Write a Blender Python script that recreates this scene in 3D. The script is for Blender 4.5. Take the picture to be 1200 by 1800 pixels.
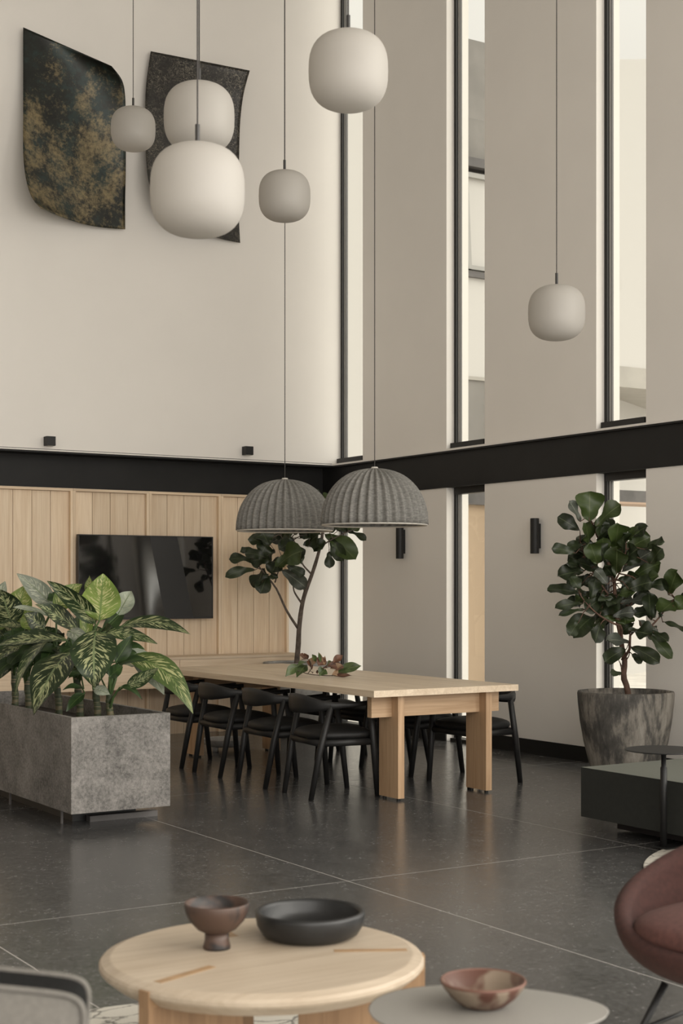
import bpy, bmesh, math, random
from mathutils import Vector, Matrix
random.seed(7)
for o in list(bpy.data.objects): bpy.data.objects.remove(o)
SC = bpy.context.scene
COL = SC.collection
V = Vector
# ------------------------------------------------------------------ camera
FPX, HY, CAMH = 2585.0, 1030.0, 1.42
YAW = math.atan(1630/2585.0)
FW = V((math.sin(YAW), math.cos(YAW), 0)); RT = V((math.cos(YAW), -math.sin(YAW), 0)); UP = V((0, 0, 1))
CAM = V((0, 0, CAMH))
cd = bpy.data.cameras.new('camera'); cam = bpy.data.objects.new('camera', cd); COL.objects.link(cam)
cd.sensor_fit = 'VERTICAL'; cd.sensor_height = 36; cd.sensor_width = 24
cd.lens = FPX/1800*36; cd.shift_y = (HY-900)/1800
cam.location = CAM; cam.rotation_euler = (math.pi/2, 0, -YAW)
cd.clip_start = .05; cd.clip_end = 200
cd.dof.use_dof = True; cd.dof.focus_distance = 11.0; cd.dof.aperture_fstop = 4.5
SC.camera = cam
# ------------------------------------------------------------------ world: soft overcast sky
w = bpy.data.worlds.new('overcast'); SC.world = w; w.use_nodes = True
nt = w.node_tree; nt.nodes.clear()
tc = nt.nodes.new('ShaderNodeTexCoord'); sx = nt.nodes.new('ShaderNodeSeparateXYZ')
ma = nt.nodes.new('ShaderNodeMath'); ma.operation = 'MAXIMUM'; ma.inputs[1].default_value = 0
mb = nt.nodes.new('ShaderNodeMath'); mb.operation = 'MULTIPLY_ADD'; mb.inputs[1].default_value = 2/3; mb.inputs[2].default_value = 1/3
SKY_ZENITH = 1.62
mc = nt.nodes.new('ShaderNodeMath'); mc.operation = 'MULTIPLY'; mc.inputs[1].default_value = SKY_ZENITH
bg = nt.nodes.new('ShaderNodeBackground'); bg.inputs[0].default_value = (1.0, .94, .845, 1)
wo = nt.nodes.new('ShaderNodeOutputWorld')
nt.links.new(tc.outputs['Generated'], sx.inputs[0]); nt.links.new(sx.outputs[2], ma.inputs[0]); nt.links.new(ma.outputs[0], mb.inputs[0])
nt.links.new(mb.outputs[0], mc.inputs[0]); nt.links.new(mc.outputs[0], bg.inputs[1]); nt.links.new(bg.outputs[0], wo.inputs[0])
# sun behind thin cloud, from the window side and slightly behind the camera: very soft
sl = bpy.data.lights.new('hazy_sun', 'SUN'); sl.energy = 2.2; sl.angle = math.radians(60); sl.color = (1, .945, .86)
so = bpy.data.objects.new('hazy_sun', sl); COL.objects.link(so); so.location = (20, -10, 15)
so.rotation_euler = V((-.60, .66, -.45)).to_track_quat('-Z', 'Y').to_euler()
# added fill lights standing in at two invented, unseen glazed fronts (behind the camera, and the window wall beyond its last pier)
def added_fill(name, loc, rot, sx_, sy_, power):
    l = bpy.data.lights.new(name, 'AREA'); l.shape = 'RECTANGLE'; l.size = sx_; l.size_y = sy_; l.energy = power; l.color = (1.0, .955, .895)
    o = bpy.data.objects.new(name, l); COL.objects.link(o); o.location = loc; o.rotation_euler = rot
added_fill('added_front_fill', (1.9, -2.45, 3.1), (math.pi/2, 0, 0), 11.5, 5.6, 560)
added_fill('added_side_fill', (7.9, 1.1, 3.2), (math.pi/2, 0, math.pi/2), 7.0, 5.8, 260)
vs = SC.view_settings
SC.display_settings.display_device = 'sRGB'
vs.view_transform = 'Standard'; vs.look = 'None'; vs.gamma = 1; vs.use_curve_mapping = False
vs.exposure = .12

# ------------------------------------------------------------------ helpers
def ray(x, y): return FW + RT*((x-600)/FPX) + UP*((HY-y)/FPX)
def atd(x, y, d): return CAM + ray(x, y)*d
def atX(x, y, X): r = ray(x, y); return CAM + r*(X/r.x)
def atY(x, y, Y): r = ray(x, y); return CAM + r*(Y/r.y)
def atz(x, y, z): r = ray(x, y); return CAM + r*((z-CAMH)/r.z)

def tag(o, label=None, cat=None, group=None, kind=None):
    if label: o['label'] = label
    if cat: o['category'] = cat
    if group: o['group'] = group
    if kind: o['kind'] = kind
    return o
def thing(name, label, cat, loc=(0, 0, 0), rz=0, group=None):
    o = bpy.data.objects.new(name, None); COL.objects.link(o)
    o.location = loc; o.rotation_euler = (0, 0, rz); o.empty_display_size = .1
    return tag(o, label, cat, group)
def struct_root(name):
    o = bpy.data.objects.new(name, None); COL.objects.link(o); o['kind'] = 'structure'; return o
def link(name, me, parent=None):
    o = bpy.data.objects.new(name, me); COL.objects.link(o)
    if parent: o.parent = parent
    return o
def obj(name, bm, mat, parent=None, bevel=0, smooth=False, segs=2, world=False):
    """one mesh object; world=True: the bmesh is in world coordinates, shift it to an unrotated parent"""
    if bevel > 0:
        es = [e for e in bm.edges if len(e.link_faces) == 2 and e.calc_face_angle(0) > .6]
        bmesh.ops.bevel(bm, geom=es, offset=bevel, segments=segs, profile=.5, affect='EDGES', clamp_overlap=True)
    bmesh.ops.recalc_face_normals(bm, faces=bm.faces)
    if world and parent:
        p = parent; off = V((0, 0, 0))
        while p: off += p.location; p = p.parent
        bmesh.ops.translate(bm, verts=bm.verts, vec=-off)
    me = bpy.data.meshes.new(name); bm.to_mesh(me); bm.free()
    if smooth:
        for p in me.polygons: p.use_smooth = True
    for m in (mat if isinstance(mat, (list, tuple)) else [mat]): me.materials.append(m)
    return link(name, me, parent)
def wnorm(o):
    for p in o.data.polygons: p.use_smooth = p.area < .03
    return o
def box(x0, x1, y0, y1, z0, z1, bm=None):
    bm = bm or bmesh.new()
    v = [bm.verts.new(c) for c in ((x0, y0, z0), (x1, y0, z0), (x1, y1, z0), (x0, y1, z0), (x0, y0, z1), (x1, y0, z1), (x1, y1, z1), (x0, y1, z1))]
    for f in ((0, 3, 2, 1), (4, 5, 6, 7), (0, 1, 5, 4), (1, 2, 6, 5), (2, 3, 7, 6), (3, 0, 4, 7)): bm.faces.new([v[i] for i in f])
    return bm
def tube(pts, rad, n=8, bm=None, cap=True, flat=None):
    """round tube along pts; rad number or list; flat=(a,b) scales the section"""
    bm = bm or bmesh.new(); pts = [V(p) for p in pts]
    if not isinstance(rad, (list, tuple)): rad = [rad]*len(pts)
    rings = []; up = None
    for i, p in enumerate(pts):
        t = (pts[min(i+1, len(pts)-1)]-pts[max(i-1, 0)]).normalized()
        if up is None: up = V((0, 0, 1)) if abs(t.z) < .9 else V((1, 0, 0))
        s = t.cross(up).normalized(); u = s.cross(t).normalized(); up = u
        a, b = flat or (1, 1)
        rings.append([bm.verts.new(p+(s*math.cos(k*2*math.pi/n)*a+u*math.sin(k*2*math.pi/n)*b)*rad[i]) for k in range(n)])
    for i in range(len(rings)-1):
        for k in range(n): bm.faces.new((rings[i][k], rings[i][(k+1) % n], rings[i+1][(k+1) % n], rings[i+1][k]))
    if cap: bm.faces.new(rings[0][::-1]); bm.faces.new(rings[-1])
    return bm
def lathe(prof, n=48, c=(0, 0, 0), bm=None, fn=None, closed=False):
    """revolve (r,z) profile; r=0 ends collapse to a pole; fn(theta, r, z, i)->(r,z) modulates"""
    bm = bm or bmesh.new(); rings = []
    for i, (r, z) in enumerate(prof):
        if r <= 1e-6: rings.append([bm.verts.new((c[0], c[1], c[2]+z))]*n); continue
        L = []
        for k in range(n):
            th = 2*math.pi*k/n; rr, zz = fn(th, r, z, i) if fn else (r, z)
            L.append(bm.verts.new((c[0]+rr*math.cos(th), c[1]+rr*math.sin(th), c[2]+zz)))
        rings.append(L)
    m = len(rings)
    for i in range(m if closed else m-1):
        A, B = rings[i], rings[(i+1) % m]
        for k in range(n):
            q = [A[k], A[(k+1) % n], B[(k+1) % n], B[k]]; u = []
            for x in q:
                if x not in u: u.append(x)
            if len(u) > 2: bm.faces.new(u)
    return bm
def superbox(cx, cy, cz, hx, hy, hz, e=4.0, n=24, m=12, bm=None, fn=None):
    """superellipsoid cushion"""
    bm = bm or bmesh.new()
    def sp(c, p): return math.copysign(abs(c)**p, c)
    rows = []
    for i in range(m+1):
        ph = -math.pi/2+math.pi*i/m; row = []
        for k in range(n):
            th = 2*math.pi*k/n
            p = V((hx*sp(math.cos(ph), 2/e)*sp(math.cos(th), 2/e), hy*sp(math.cos(ph), 2/e)*sp(math.sin(th), 2/e), hz*sp(math.sin(ph), 2/2.6)))
            if fn: p = fn(p)
            if i in (0, m):
                if k == 0: row = [bm.verts.new(p+V((cx, cy, cz)))]*n
                break
            row.append(bm.verts.new(p+V((cx, cy, cz))))
        rows.append(row)
    for i in range(m):
        for k in range(n):
            u = []
            for x in (rows[i][k], rows[i][(k+1) % n], rows[i+1][(k+1) % n], rows[i+1][k]):
                if x not in u: u.append(x)
            if len(u) > 2: bm.faces.new(u)
    return bm

# ------------------------------------------------------------------ materials
def new_mat(name):
    m = bpy.data.materials.new(name); m.use_nodes = True
    return m, m.node_tree, m.node_tree.nodes['Principled BSDF']
def N(nt, typ, **kw):
    n = nt.nodes.new('ShaderNode'+typ)
    for k, v in kw.items():
        if k == 'ins':
            for a, b in v.items(): n.inputs[a].default_value = b
        else: setattr(n, k, v)
    return n
def ramp(nt, fac, stops):
    r = nt.nodes.new('ShaderNodeValToRGB'); e = r.color_ramp.elements
    while len(e) < len(stops): e.new(.5)
    for i, (p, c) in enumerate(stops): e[i].position = p; e[i].color = (*c, 1) if len(c) == 3 else c
    nt.links.new(fac, r.inputs[0]); return r.outputs[0]
def coords(nt, scale=(1, 1, 1), rand=True, out='Object'):
    tc = N(nt, 'TexCoord'); mp = N(nt, 'Mapping'); mp.inputs['Scale'].default_value = scale
    if rand:
        oi = N(nt, 'ObjectInfo'); mu = N(nt, 'VectorMath', operation='SCALE'); cx = N(nt, 'CombineXYZ')
        for i in range(3): nt.links.new(oi.outputs['Random'], cx.inputs[i])
        mu.inputs['Scale'].default_value = 37.0
        ad = N(nt, 'VectorMath', operation='ADD'); nt.links.new(cx.outputs[0], mu.inputs[0])
        nt.links.new(tc.outputs[out], ad.inputs[0]); nt.links.new(mu.outputs[0], ad.inputs[1]); nt.links.new(ad.outputs[0], mp.inputs[0])
    else: nt.links.new(tc.outputs[out], mp.inputs[0])
    return mp.outputs[0]
def noise(nt, vec, scale, detail=4, rough=.55, dist=0):
    n = N(nt, 'TexNoise', ins={'Scale': scale, 'Detail': detail, 'Roughness': rough, 'Distortion': dist}); nt.links.new(vec, n.inputs['Vector']); return n.outputs['Fac']
def bump(nt, h, b, strength=.2, dist=.01):
    bn = N(nt, 'Bump', ins={'Strength': strength, 'Distance': dist}); nt.links.new(h, bn.inputs['Height']); nt.links.new(bn.outputs[0], b.inputs['Normal'])
def plain(name, col, rough=.5, metal=0, spec=.5, nscale=0, namp=.15, bstr=0):
    m, nt, b = new_mat(name)
    b.inputs['Base Color'].default_value = (*col, 1); b.inputs['Roughness'].default_value = rough; b.inputs['Metallic'].default_value = metal
    b.inputs['Specular IOR Level'].default_value = spec
    if nscale:
        f = noise(nt, coords(nt), nscale)
        nt.links.new(ramp(nt, f, [(.3, tuple(c*(1-namp) for c in col)), (.7, tuple(min(1, c*(1+namp)) for c in col))]), b.inputs['Base Color'])
        if bstr: bump(nt, f, b, bstr, .004)
    return m
def oak(name, axis, lo, hi, rough=.5, fine=1.0, rand=True):
    m, nt, b = new_mat(name)
    s = [9.0*fine]*3; s[axis] = .55*fine
    v = coords(nt, tuple(s), rand)
    g = noise(nt, v, 1.6, 5, .6, 1.2)
    s2 = [60.0*fine]*3; s2[axis] = 1.6*fine
    g2 = noise(nt, coords(nt, tuple(s2), rand), 1.5, 3, .6)
    mx = N(nt, 'Math', operation='MULTIPLY_ADD', ins={1: .42, 2: 0}); nt.links.new(g2, mx.inputs[0])
    ad = N(nt, 'Math', operation='MULTIPLY_ADD', ins={1: .62}); nt.links.new(g, ad.inputs[0]); nt.links.new(mx.outputs[0], ad.inputs[2])
    mid = tuple((a+c)/2 for a, c in zip(lo, hi))
    c = ramp(nt, ad.outputs[0], [(.34, lo), (.5, mid), (.66, hi)])
    if rand:
        oi = N(nt, 'ObjectInfo'); hs = N(nt, 'HueSaturation'); mr = N(nt, 'MapRange', ins={3: .9, 4: 1.1}); nt.links.new(oi.outputs['Random'], mr.inputs[0])
        nt.links.new(mr.outputs[0], hs.inputs['Value']); nt.links.new(c, hs.inputs['Color']); c = hs.outputs[0]
    nt.links.new(c, b.inputs['Base Color']); b.inputs['Roughness'].default_value = rough
    bump(nt, g2, b, .08, .002)
    return m
M = {}
M['plaster'] = plain('plaster_warm_white', (.84, .81, .765), .85, spec=.2, nscale=1.3, namp=.018)
M['ceiling'] = plain('ceiling_darkened', (.45, .43, .40), .9, spec=.2)  # unseen ceiling, darkened to lower the light on the upper walls
M['black_steel'] = plain('black_steel', (.014, .0138, .0135), .55, spec=.3, nscale=3, namp=.2)
M['black_frame'] = plain('black_window_frame', (.016, .0155, .015), .45, spec=.4)
M['grey_frame'] = plain('grey_gasket', (.12, .115, .11), .5)
M['black_base'] = plain('black_baseboard', (.012, .0118, .0115), .6, spec=.25)
M['wood_z'] = oak('oak_panel', 2, (.69, .52, .35), (.87, .715, .535), .55)
M['wood_x'] = oak('oak_crosswise', 0, (.60, .45, .30), (.80, .65, .485), .5)
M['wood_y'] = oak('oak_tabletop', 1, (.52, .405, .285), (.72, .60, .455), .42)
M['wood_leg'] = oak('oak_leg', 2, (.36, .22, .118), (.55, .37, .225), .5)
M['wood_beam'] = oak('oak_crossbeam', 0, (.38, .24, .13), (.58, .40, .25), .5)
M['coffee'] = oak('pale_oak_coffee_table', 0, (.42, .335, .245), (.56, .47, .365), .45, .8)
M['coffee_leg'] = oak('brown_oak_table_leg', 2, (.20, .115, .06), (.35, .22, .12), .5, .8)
M['inlay'] = plain('oak_inlay', (.36, .23, .125), .5, nscale=20)
M['black_wood'] = plain('black_stained_wood', (.0125, .0122, .012), .5, spec=.4, nscale=12, namp=.3)
M['black_leather'] = plain('black_leather', (.010, .0098, .0095), .55, spec=.35, nscale=40, namp=.2, bstr=.1)
M['black_metal'] = plain('black_metal', (.012, .012, .012), .5, spec=.4)
M['cord'] = plain('grey_cord', (.05, .046, .043), .7)
M['stem'] = plain('dark_stem', (.03, .028, .027), .4)
M['screen'] = plain('tv_screen', (.006, .006, .0065), .06, spec=.5)
M['screen'].node_tree.nodes['Principled BSDF'].inputs['IOR'].default_value = 2.0
M['dark_plastic'] = plain('dark_plastic', (.018, .018, .018), .4)
M['terracotta'] = plain('brown_clay', (.105, .062, .042), .6, nscale=9, namp=.45)
M['black_clay'] = plain('black_clay', (.014, .0145, .015), .42, spec=.5, nscale=6, namp=.25)
M['grey_top'] = plain('grey_lacquer_top', (.25, .24, .22), .45)
M['green_velvet'] = plain('dark_green_velvet', (.019, .0205, .0175), .8, nscale=30, namp=.12)
M['green_velvet'].node_tree.nodes['Principled BSDF'].inputs['Sheen Weight'].default_value = .35
M['green_velvet'].node_tree.nodes['Principled BSDF'].inputs['Sheen Roughness'].default_value = .22
M['green_velvet'].node_tree.nodes['Principled BSDF'].inputs['Sheen Tint'].default_value = (.75, .78, .65, 1)
M['dark_plinth'] = plain('dark_maroon_plinth', (.012, .008, .008), .7)
M['rust'] = plain('rust_brown_velvet', (.046, .0165, .013), .9, nscale=60, namp=.22)
M['rust'].node_tree.nodes['Principled BSDF'].inputs['Sheen Weight'].default_value = .0
M['linen'] = plain('grey_linen', (.135, .126, .112), .9, nscale=90, namp=.12, bstr=.3)
M['charcoal'] = plain('charcoal_fabric', (.012, .012, .0118), .95, spec=.1, nscale=80, namp=.2)
M['pebbles'] = plain('grey_pebbles', (.16, .155, .145), .8, nscale=60, namp=.5, bstr=.6)
M['soil'] = plain('dark_soil', (.018, .013, .010), .95, nscale=40, namp=.5, bstr=.6)
M['bark'] = plain('grey_brown_bark', (.115, .09, .072), .85, nscale=25, namp=.45, bstr=.5)
M['bark_red'] = plain('brown_bark', (.11, .062, .042), .8, nscale=25, namp=.45, bstr=.5)
M['facade'] = plain('white_render', (.575, .56, .535), .9, spec=.1)
M['concrete'] = plain('grey_concrete', (.225, .213, .198), .85, nscale=2.2, namp=.15)
M['concrete_pale'] = plain('pale_concrete', (.40, .38, .345), .85, nscale=4, namp=.08)
M['tan'] = plain('tan_render', (.44, .335, .235), .9)
M['steel_grey'] = plain('weathered_dark_steel', (.10, .093, .09), .6, nscale=3, namp=.3)
M['win_alu'] = plain('grey_aluminium', (.36, .35, .33), .5)
M['paving'] = plain('pale_paving', (.74, .71, .66), .9, nscale=2)  # paleness raised to bounce more light onto the wing
M['soffit_wood'] = plain('wood_soffit', (.42, .30, .22), .7)
M['reed'] = plain('petiole_green', (.07, .12, .04), .5)
def mk_cane():
    m, nt, b = new_mat('ringed_cane'); v = coords(nt, (1, 1, 22), False)
    f = noise(nt, v, 1.6, 4, .7, .3)
    nt.links.new(ramp(nt, f, [(.42, (.022, .034, .014)), (.52, (.05, .065, .028)), (.6, (.22, .17, .10))]), b.inputs['Base Color']); b.inputs['Roughness'].default_value = .6; bump(nt, f, b, .4, .006); return m
M['cane'] = mk_cane()

def mk_floor():
    m, nt, b = new_mat('dark_slate_tile'); v = coords(nt)
    f = noise(nt, v, 5.0, 9, .72, .1); f2 = noise(nt, v, 48, 5, .75)
    ad = N(nt, 'Math', operation='MULTIPLY_ADD', ins={1: .7, 2: 0}); nt.links.new(f2, ad.inputs[0])
    a2 = N(nt, 'Math', operation='MULTIPLY_ADD', ins={1: .3}); nt.links.new(f, a2.inputs[0]); nt.links.new(ad.outputs[0], a2.inputs[2])
    nt.links.new(ramp(nt, a2.outputs[0], [(.34, (.042, .0415, .041)), (.5, (.075, .074, .0735)), (.66, (.125, .1235, .1225))]), b.inputs['Base Color'])
    nt.links.new(ramp(nt, a2.outputs[0], [(.38, (.17,)*3), (.62, (.28,)*3)]), b.inputs['Roughness'])
    b.inputs['IOR'].default_value = 1.78
    bump(nt, f2, b, .06, .002)
    return m
M['floor'] = mk_floor()
M['grout'] = plain('pale_grout', (.48, .46, .43), .8)
def mk_granite(name, lo, hi, sc, amp=.35):
    m, nt, b = new_mat(name); v = coords(nt, (1, 1, 1.0), False)
    f = noise(nt, v, sc, 8, .75); f2 = noise(nt, v, 4.5, 4, .6, .6)
    a = N(nt, 'Math', operation='MULTIPLY_ADD', ins={1: .45, 2: 0}); nt.links.new(f2, a.inputs[0])
    a2 = N(nt, 'Math', operation='MULTIPLY_ADD', ins={1: .6}); nt.links.new(f, a2.inputs[0]); nt.links.new(a.outputs[0], a2.inputs[2])
    nt.links.new(ramp(nt, a2.outputs[0], [(.38, lo), (.66, hi)]), b.inputs['Base Color'])
    b.inputs['Roughness'].default_value = .75; bump(nt, f, b, amp, .01)
    return m
M['granite'] = mk_granite('grey_granite', (.062, .0585, .0545), (.285, .268, .25), 60)
def mk_potmat():
    m, nt, b = new_mat('weathered_concrete'); v = coords(nt, (1, 1, .55), False)
    f = noise(nt, v, 2.6, 6, .62, 1.0); v2 = coords(nt, (1, 1, .25), False); g = noise(nt, v2, 26, 6, .7)
    a = N(nt, 'Math', operation='MULTIPLY_ADD', ins={1: .35, 2: 0}); nt.links.new(g, a.inputs[0])
    a2 = N(nt, 'Math', operation='MULTIPLY_ADD', ins={1: .7}); nt.links.new(f, a2.inputs[0]); nt.links.new(a.outputs[0], a2.inputs[2])
    nt.links.new(ramp(nt, a2.outputs[0], [(.40, (.045, .043, .039)), (.48, (.09, .084, .075)), (.55, (.22, .20, .172)), (.68, (.38, .355, .31))]), b.inputs['Base Color'])
    b.inputs['Roughness'].default_value = .8; bump(nt, g, b, .25, .006)
    return m
M['pot'] = mk_potmat()
M['pot_pale'] = mk_granite('pale_grey_pot', (.20, .195, .185), (.40, .39, .37), 14, .1)
def mk_felt():
    m, nt, b = new_mat('grey_felt'); v = coords(nt, (1, 1, 3), False)
    f = noise(nt, v, 30, 6, .8)
    nt.links.new(ramp(nt, f, [(.32, (.135, .132, .124)), (.7, (.33, .322, .30))]), b.inputs['Base Color'])
    b.inputs['Roughness'].default_value = .95; b.inputs['Specular IOR Level'].default_value = .1; bump(nt, f, b, .25, .004)
    return m
M['felt'] = mk_felt()
M['felt_rim'] = plain('pale_felt_rim', (.62, .59, .54), .95, spec=.1)
def mk_opal():
    m = bpy.data.materials.new('opal_glass'); m.use_nodes = True; nt = m.node_tree; nt.nodes.clear()
    d = N(nt, 'BsdfDiffuse'); d.inputs[0].default_value = (.585, .56, .525, 1)
    t = N(nt, 'BsdfTranslucent'); t.inputs[0].default_value = (.64, .615, .57, 1)
    g = N(nt, 'BsdfGlossy'); g.inputs['Roughness'].default_value = .45
    mx = N(nt, 'MixShader', ins={0: .42}); nt.links.new(d.outputs[0], mx.inputs[1]); nt.links.new(t.outputs[0], mx.inputs[2])
    m2 = N(nt, 'MixShader', ins={0: .03}); nt.links.new(mx.outputs[0], m2.inputs[1]); nt.links.new(g.outputs[0], m2.inputs[2])
    o = N(nt, 'OutputMaterial'); nt.links.new(m2.outputs[0], o.inputs[0]); return m
M['opal'] = mk_opal()
def mk_glass():
    m = bpy.data.materials.new('window_glass'); m.use_nodes = True; nt = m.node_tree; nt.nodes.clear()
    t = N(nt, 'BsdfTransparent'); t.inputs[0].default_value = (.96, .97, .96, 1)
    g = N(nt, 'BsdfGlossy'); g.inputs['Roughness'].default_value = .02
    fr = N(nt, 'Fresnel'); mx = N(nt, 'MixShader')
    ge = N(nt, 'NewGeometry'); mr = N(nt, 'MapRange', ins={3: 1.3, 4: 1/1.3}); nt.links.new(ge.outputs['Backfacing'], mr.inputs[0]); nt.links.new(mr.outputs[0], fr.inputs['IOR'])   # thin pane: same reflectance from both faces
    nt.links.new(fr.outputs[0], mx.inputs[0]); nt.links.new(t.outputs[0], mx.inputs[1]); nt.links.new(g.outputs[0], mx.inputs[2])
    o = N(nt, 'OutputMaterial'); nt.links.new(mx.outputs[0], o.inputs[0]); return m
M['glass'] = mk_glass()
def mk_art(kind):
    m, nt, b = new_mat('patinated_metal_'+kind); v = coords(nt, rand=False)
    f = noise(nt, v, 3.2, 8, .75, .2); g = noise(nt, v, 26, 8, .78, .15)
    if kind == 'green':
        sp = N(nt, 'SeparateXYZ'); nt.links.new(v, sp.inputs[0])
        # gold flecks gather in the middle and lower part of the sheet
        mr = N(nt, 'MapRange', ins={1: 1.7, 2: .8, 3: -.16, 4: .03}); nt.links.new(sp.outputs[2], mr.inputs[0])
        a0 = N(nt, 'Math', operation='MULTIPLY_ADD', ins={1: .8, 2: -.40}); nt.links.new(noise(nt, v, 4.5, 3, .5), a0.inputs[0]); a1 = N(nt, 'Math', operation='ADD'); nt.links.new(g, a1.inputs[0]); nt.links.new(a0.outputs[0], a1.inputs[1]); a = N(nt, 'Math', operation='ADD'); nt.links.new(a1.outputs[0], a.inputs[0]); nt.links.new(mr.outputs[0], a.inputs[1])
        fl = ramp(nt, a.outputs[0], [(.47, (0,)*3), (.72, (1,)*3)])
        base = ramp(nt, f, [(.35, (.008, .0085, .0075)), (.5, (.016, .019, .015)), (.58, (.020, .036, .034)), (.7, (.035, .03, .015))])
        mx = N(nt, 'Mix', data_type='RGBA'); nt.links.new(fl, mx.inputs[0]); nt.links.new(base, mx.inputs[6]); mx.inputs[7].default_value = (.23, .18, .095, 1)
        c = mx.outputs[2]
    else:
        wv = N(nt, 'TexVoronoi', feature='DISTANCE_TO_EDGE', ins={'Scale': 9.0}); 
        dv = N(nt, 'VectorMath', operation='ADD'); nz = N(nt, 'TexNoise', ins={'Scale': 9.0, 'Detail': 5.0}); nt.links.new(v, nz.inputs['Vector'])
        nt.links.new(v, dv.inputs[0]); nt.links.new(nz.outputs['Color'], dv.inputs[1]); nt.links.new(dv.outputs[0], wv.inputs['Vector'])
        ln = ramp(nt, wv.outputs['Distance'], [(0, (1,)*3), (.05, (0,)*3)])
        gm = N(nt, 'Math', operation='MULTIPLY'); nt.links.new(ln, gm.inputs[0])
        nt.links.new(ramp(nt, f, [(.42, (0,)*3), (.55, (1,)*3)]), gm.inputs[1])
        base = ramp(nt, g, [(.35, (.014, .013, .012)), (.65, (.042, .039, .035))])
        mx = N(nt, 'Mix', data_type='RGBA'); nt.links.new(gm.outputs[0], mx.inputs[0]); nt.links.new(base, mx.inputs[6]); mx.inputs[7].default_value = (.30, .27, .21, 1)
        c = mx.outputs[2]
    nt.links.new(c, b.inputs['Base Color']); b.inputs['Roughness'].default_value = .42; b.inputs['Metallic'].default_value = .25
    bump(nt, g, b, .15, .004)
    return m
M['art_green'] = mk_art('green'); M['art_dark'] = mk_art('charcoal')
def mk_rug():
    m, nt, b = new_mat('cream_rug_with_dark_lines')
    nz = N(nt, 'TexNoise', ins={'Scale': 3.0, 'Detail': 6.0, 'Roughness': .7}); v = coords(nt, (1, 1, 1), False); nt.links.new(v, nz.inputs['Vector'])
    mp = N(nt, 'Mapping'); mp.inputs['Scale'].default_value = (3.4, 11, 1); mp.inputs['Rotation'].default_value = (0, 0, -.35)
    nt.links.new(v, mp.inputs[0]); dv = N(nt, 'VectorMath', operation='ADD'); nt.links.new(mp.outputs[0], dv.inputs[0])
    sc = N(nt, 'VectorMath', operation='SCALE'); sc.inputs['Scale'].default_value = 1.1; nt.links.new(nz.outputs['Color'], sc.inputs[0]); nt.links.new(sc.outputs[0], dv.inputs[1])
    vo = N(nt, 'TexVoronoi', feature='DISTANCE_TO_EDGE', ins={'Scale': 1.0}); nt.links.new(dv.outputs[0], vo.inputs['Vector'])
    gate = noise(nt, v, 2.5, 4, .7)
    l1 = ramp(nt, vo.outputs['Distance'], [(0, (1,)*3), (.05, (0,)*3)]); g1 = ramp(nt, gate, [(.42, (0,)*3), (.5, (1,)*3)])
    mu = N(nt, 'Math', operation='MULTIPLY'); nt.links.new(l1, mu.inputs[0]); nt.links.new(g1, mu.inputs[1])
    mx = N(nt, 'Mix', data_type='RGBA'); nt.links.new(mu.outputs[0], mx.inputs[0]); mx.inputs[6].default_value = (.56, .535, .475, 1); mx.inputs[7].default_value = (.085, .08, .07, 1)
    nt.links.new(mx.outputs[2], b.inputs['Base Color']); b.inputs['Roughness'].default_value = .95
    bump(nt, noise(nt, v, 220, 2), b, .4, .004)
    return m
M['rug'] = mk_rug()
def mk_patch(name, c1, c2, sc, rough=.5):
    m, nt, b = new_mat(name); f = noise(nt, coords(nt, rand=False), sc, 3, .5, .5)
    nt.links.new(ramp(nt, f, [(.46, c1), (.54, c2)]), b.inputs['Base Color']); b.inputs['Roughness'].default_value = rough; return m
M['bowl_clay'] = mk_patch('smoked_clay', (.075, .044, .032), (.020, .017, .0165), 7.5)
M['bowl_red'] = mk_patch('rust_and_cream_glaze', (.22, .17, .125), (.085, .034, .022), 9.0)
M['bowl_rim'] = plain('rust_clay_rim', (.16, .075, .052), .5, nscale=12)
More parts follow.
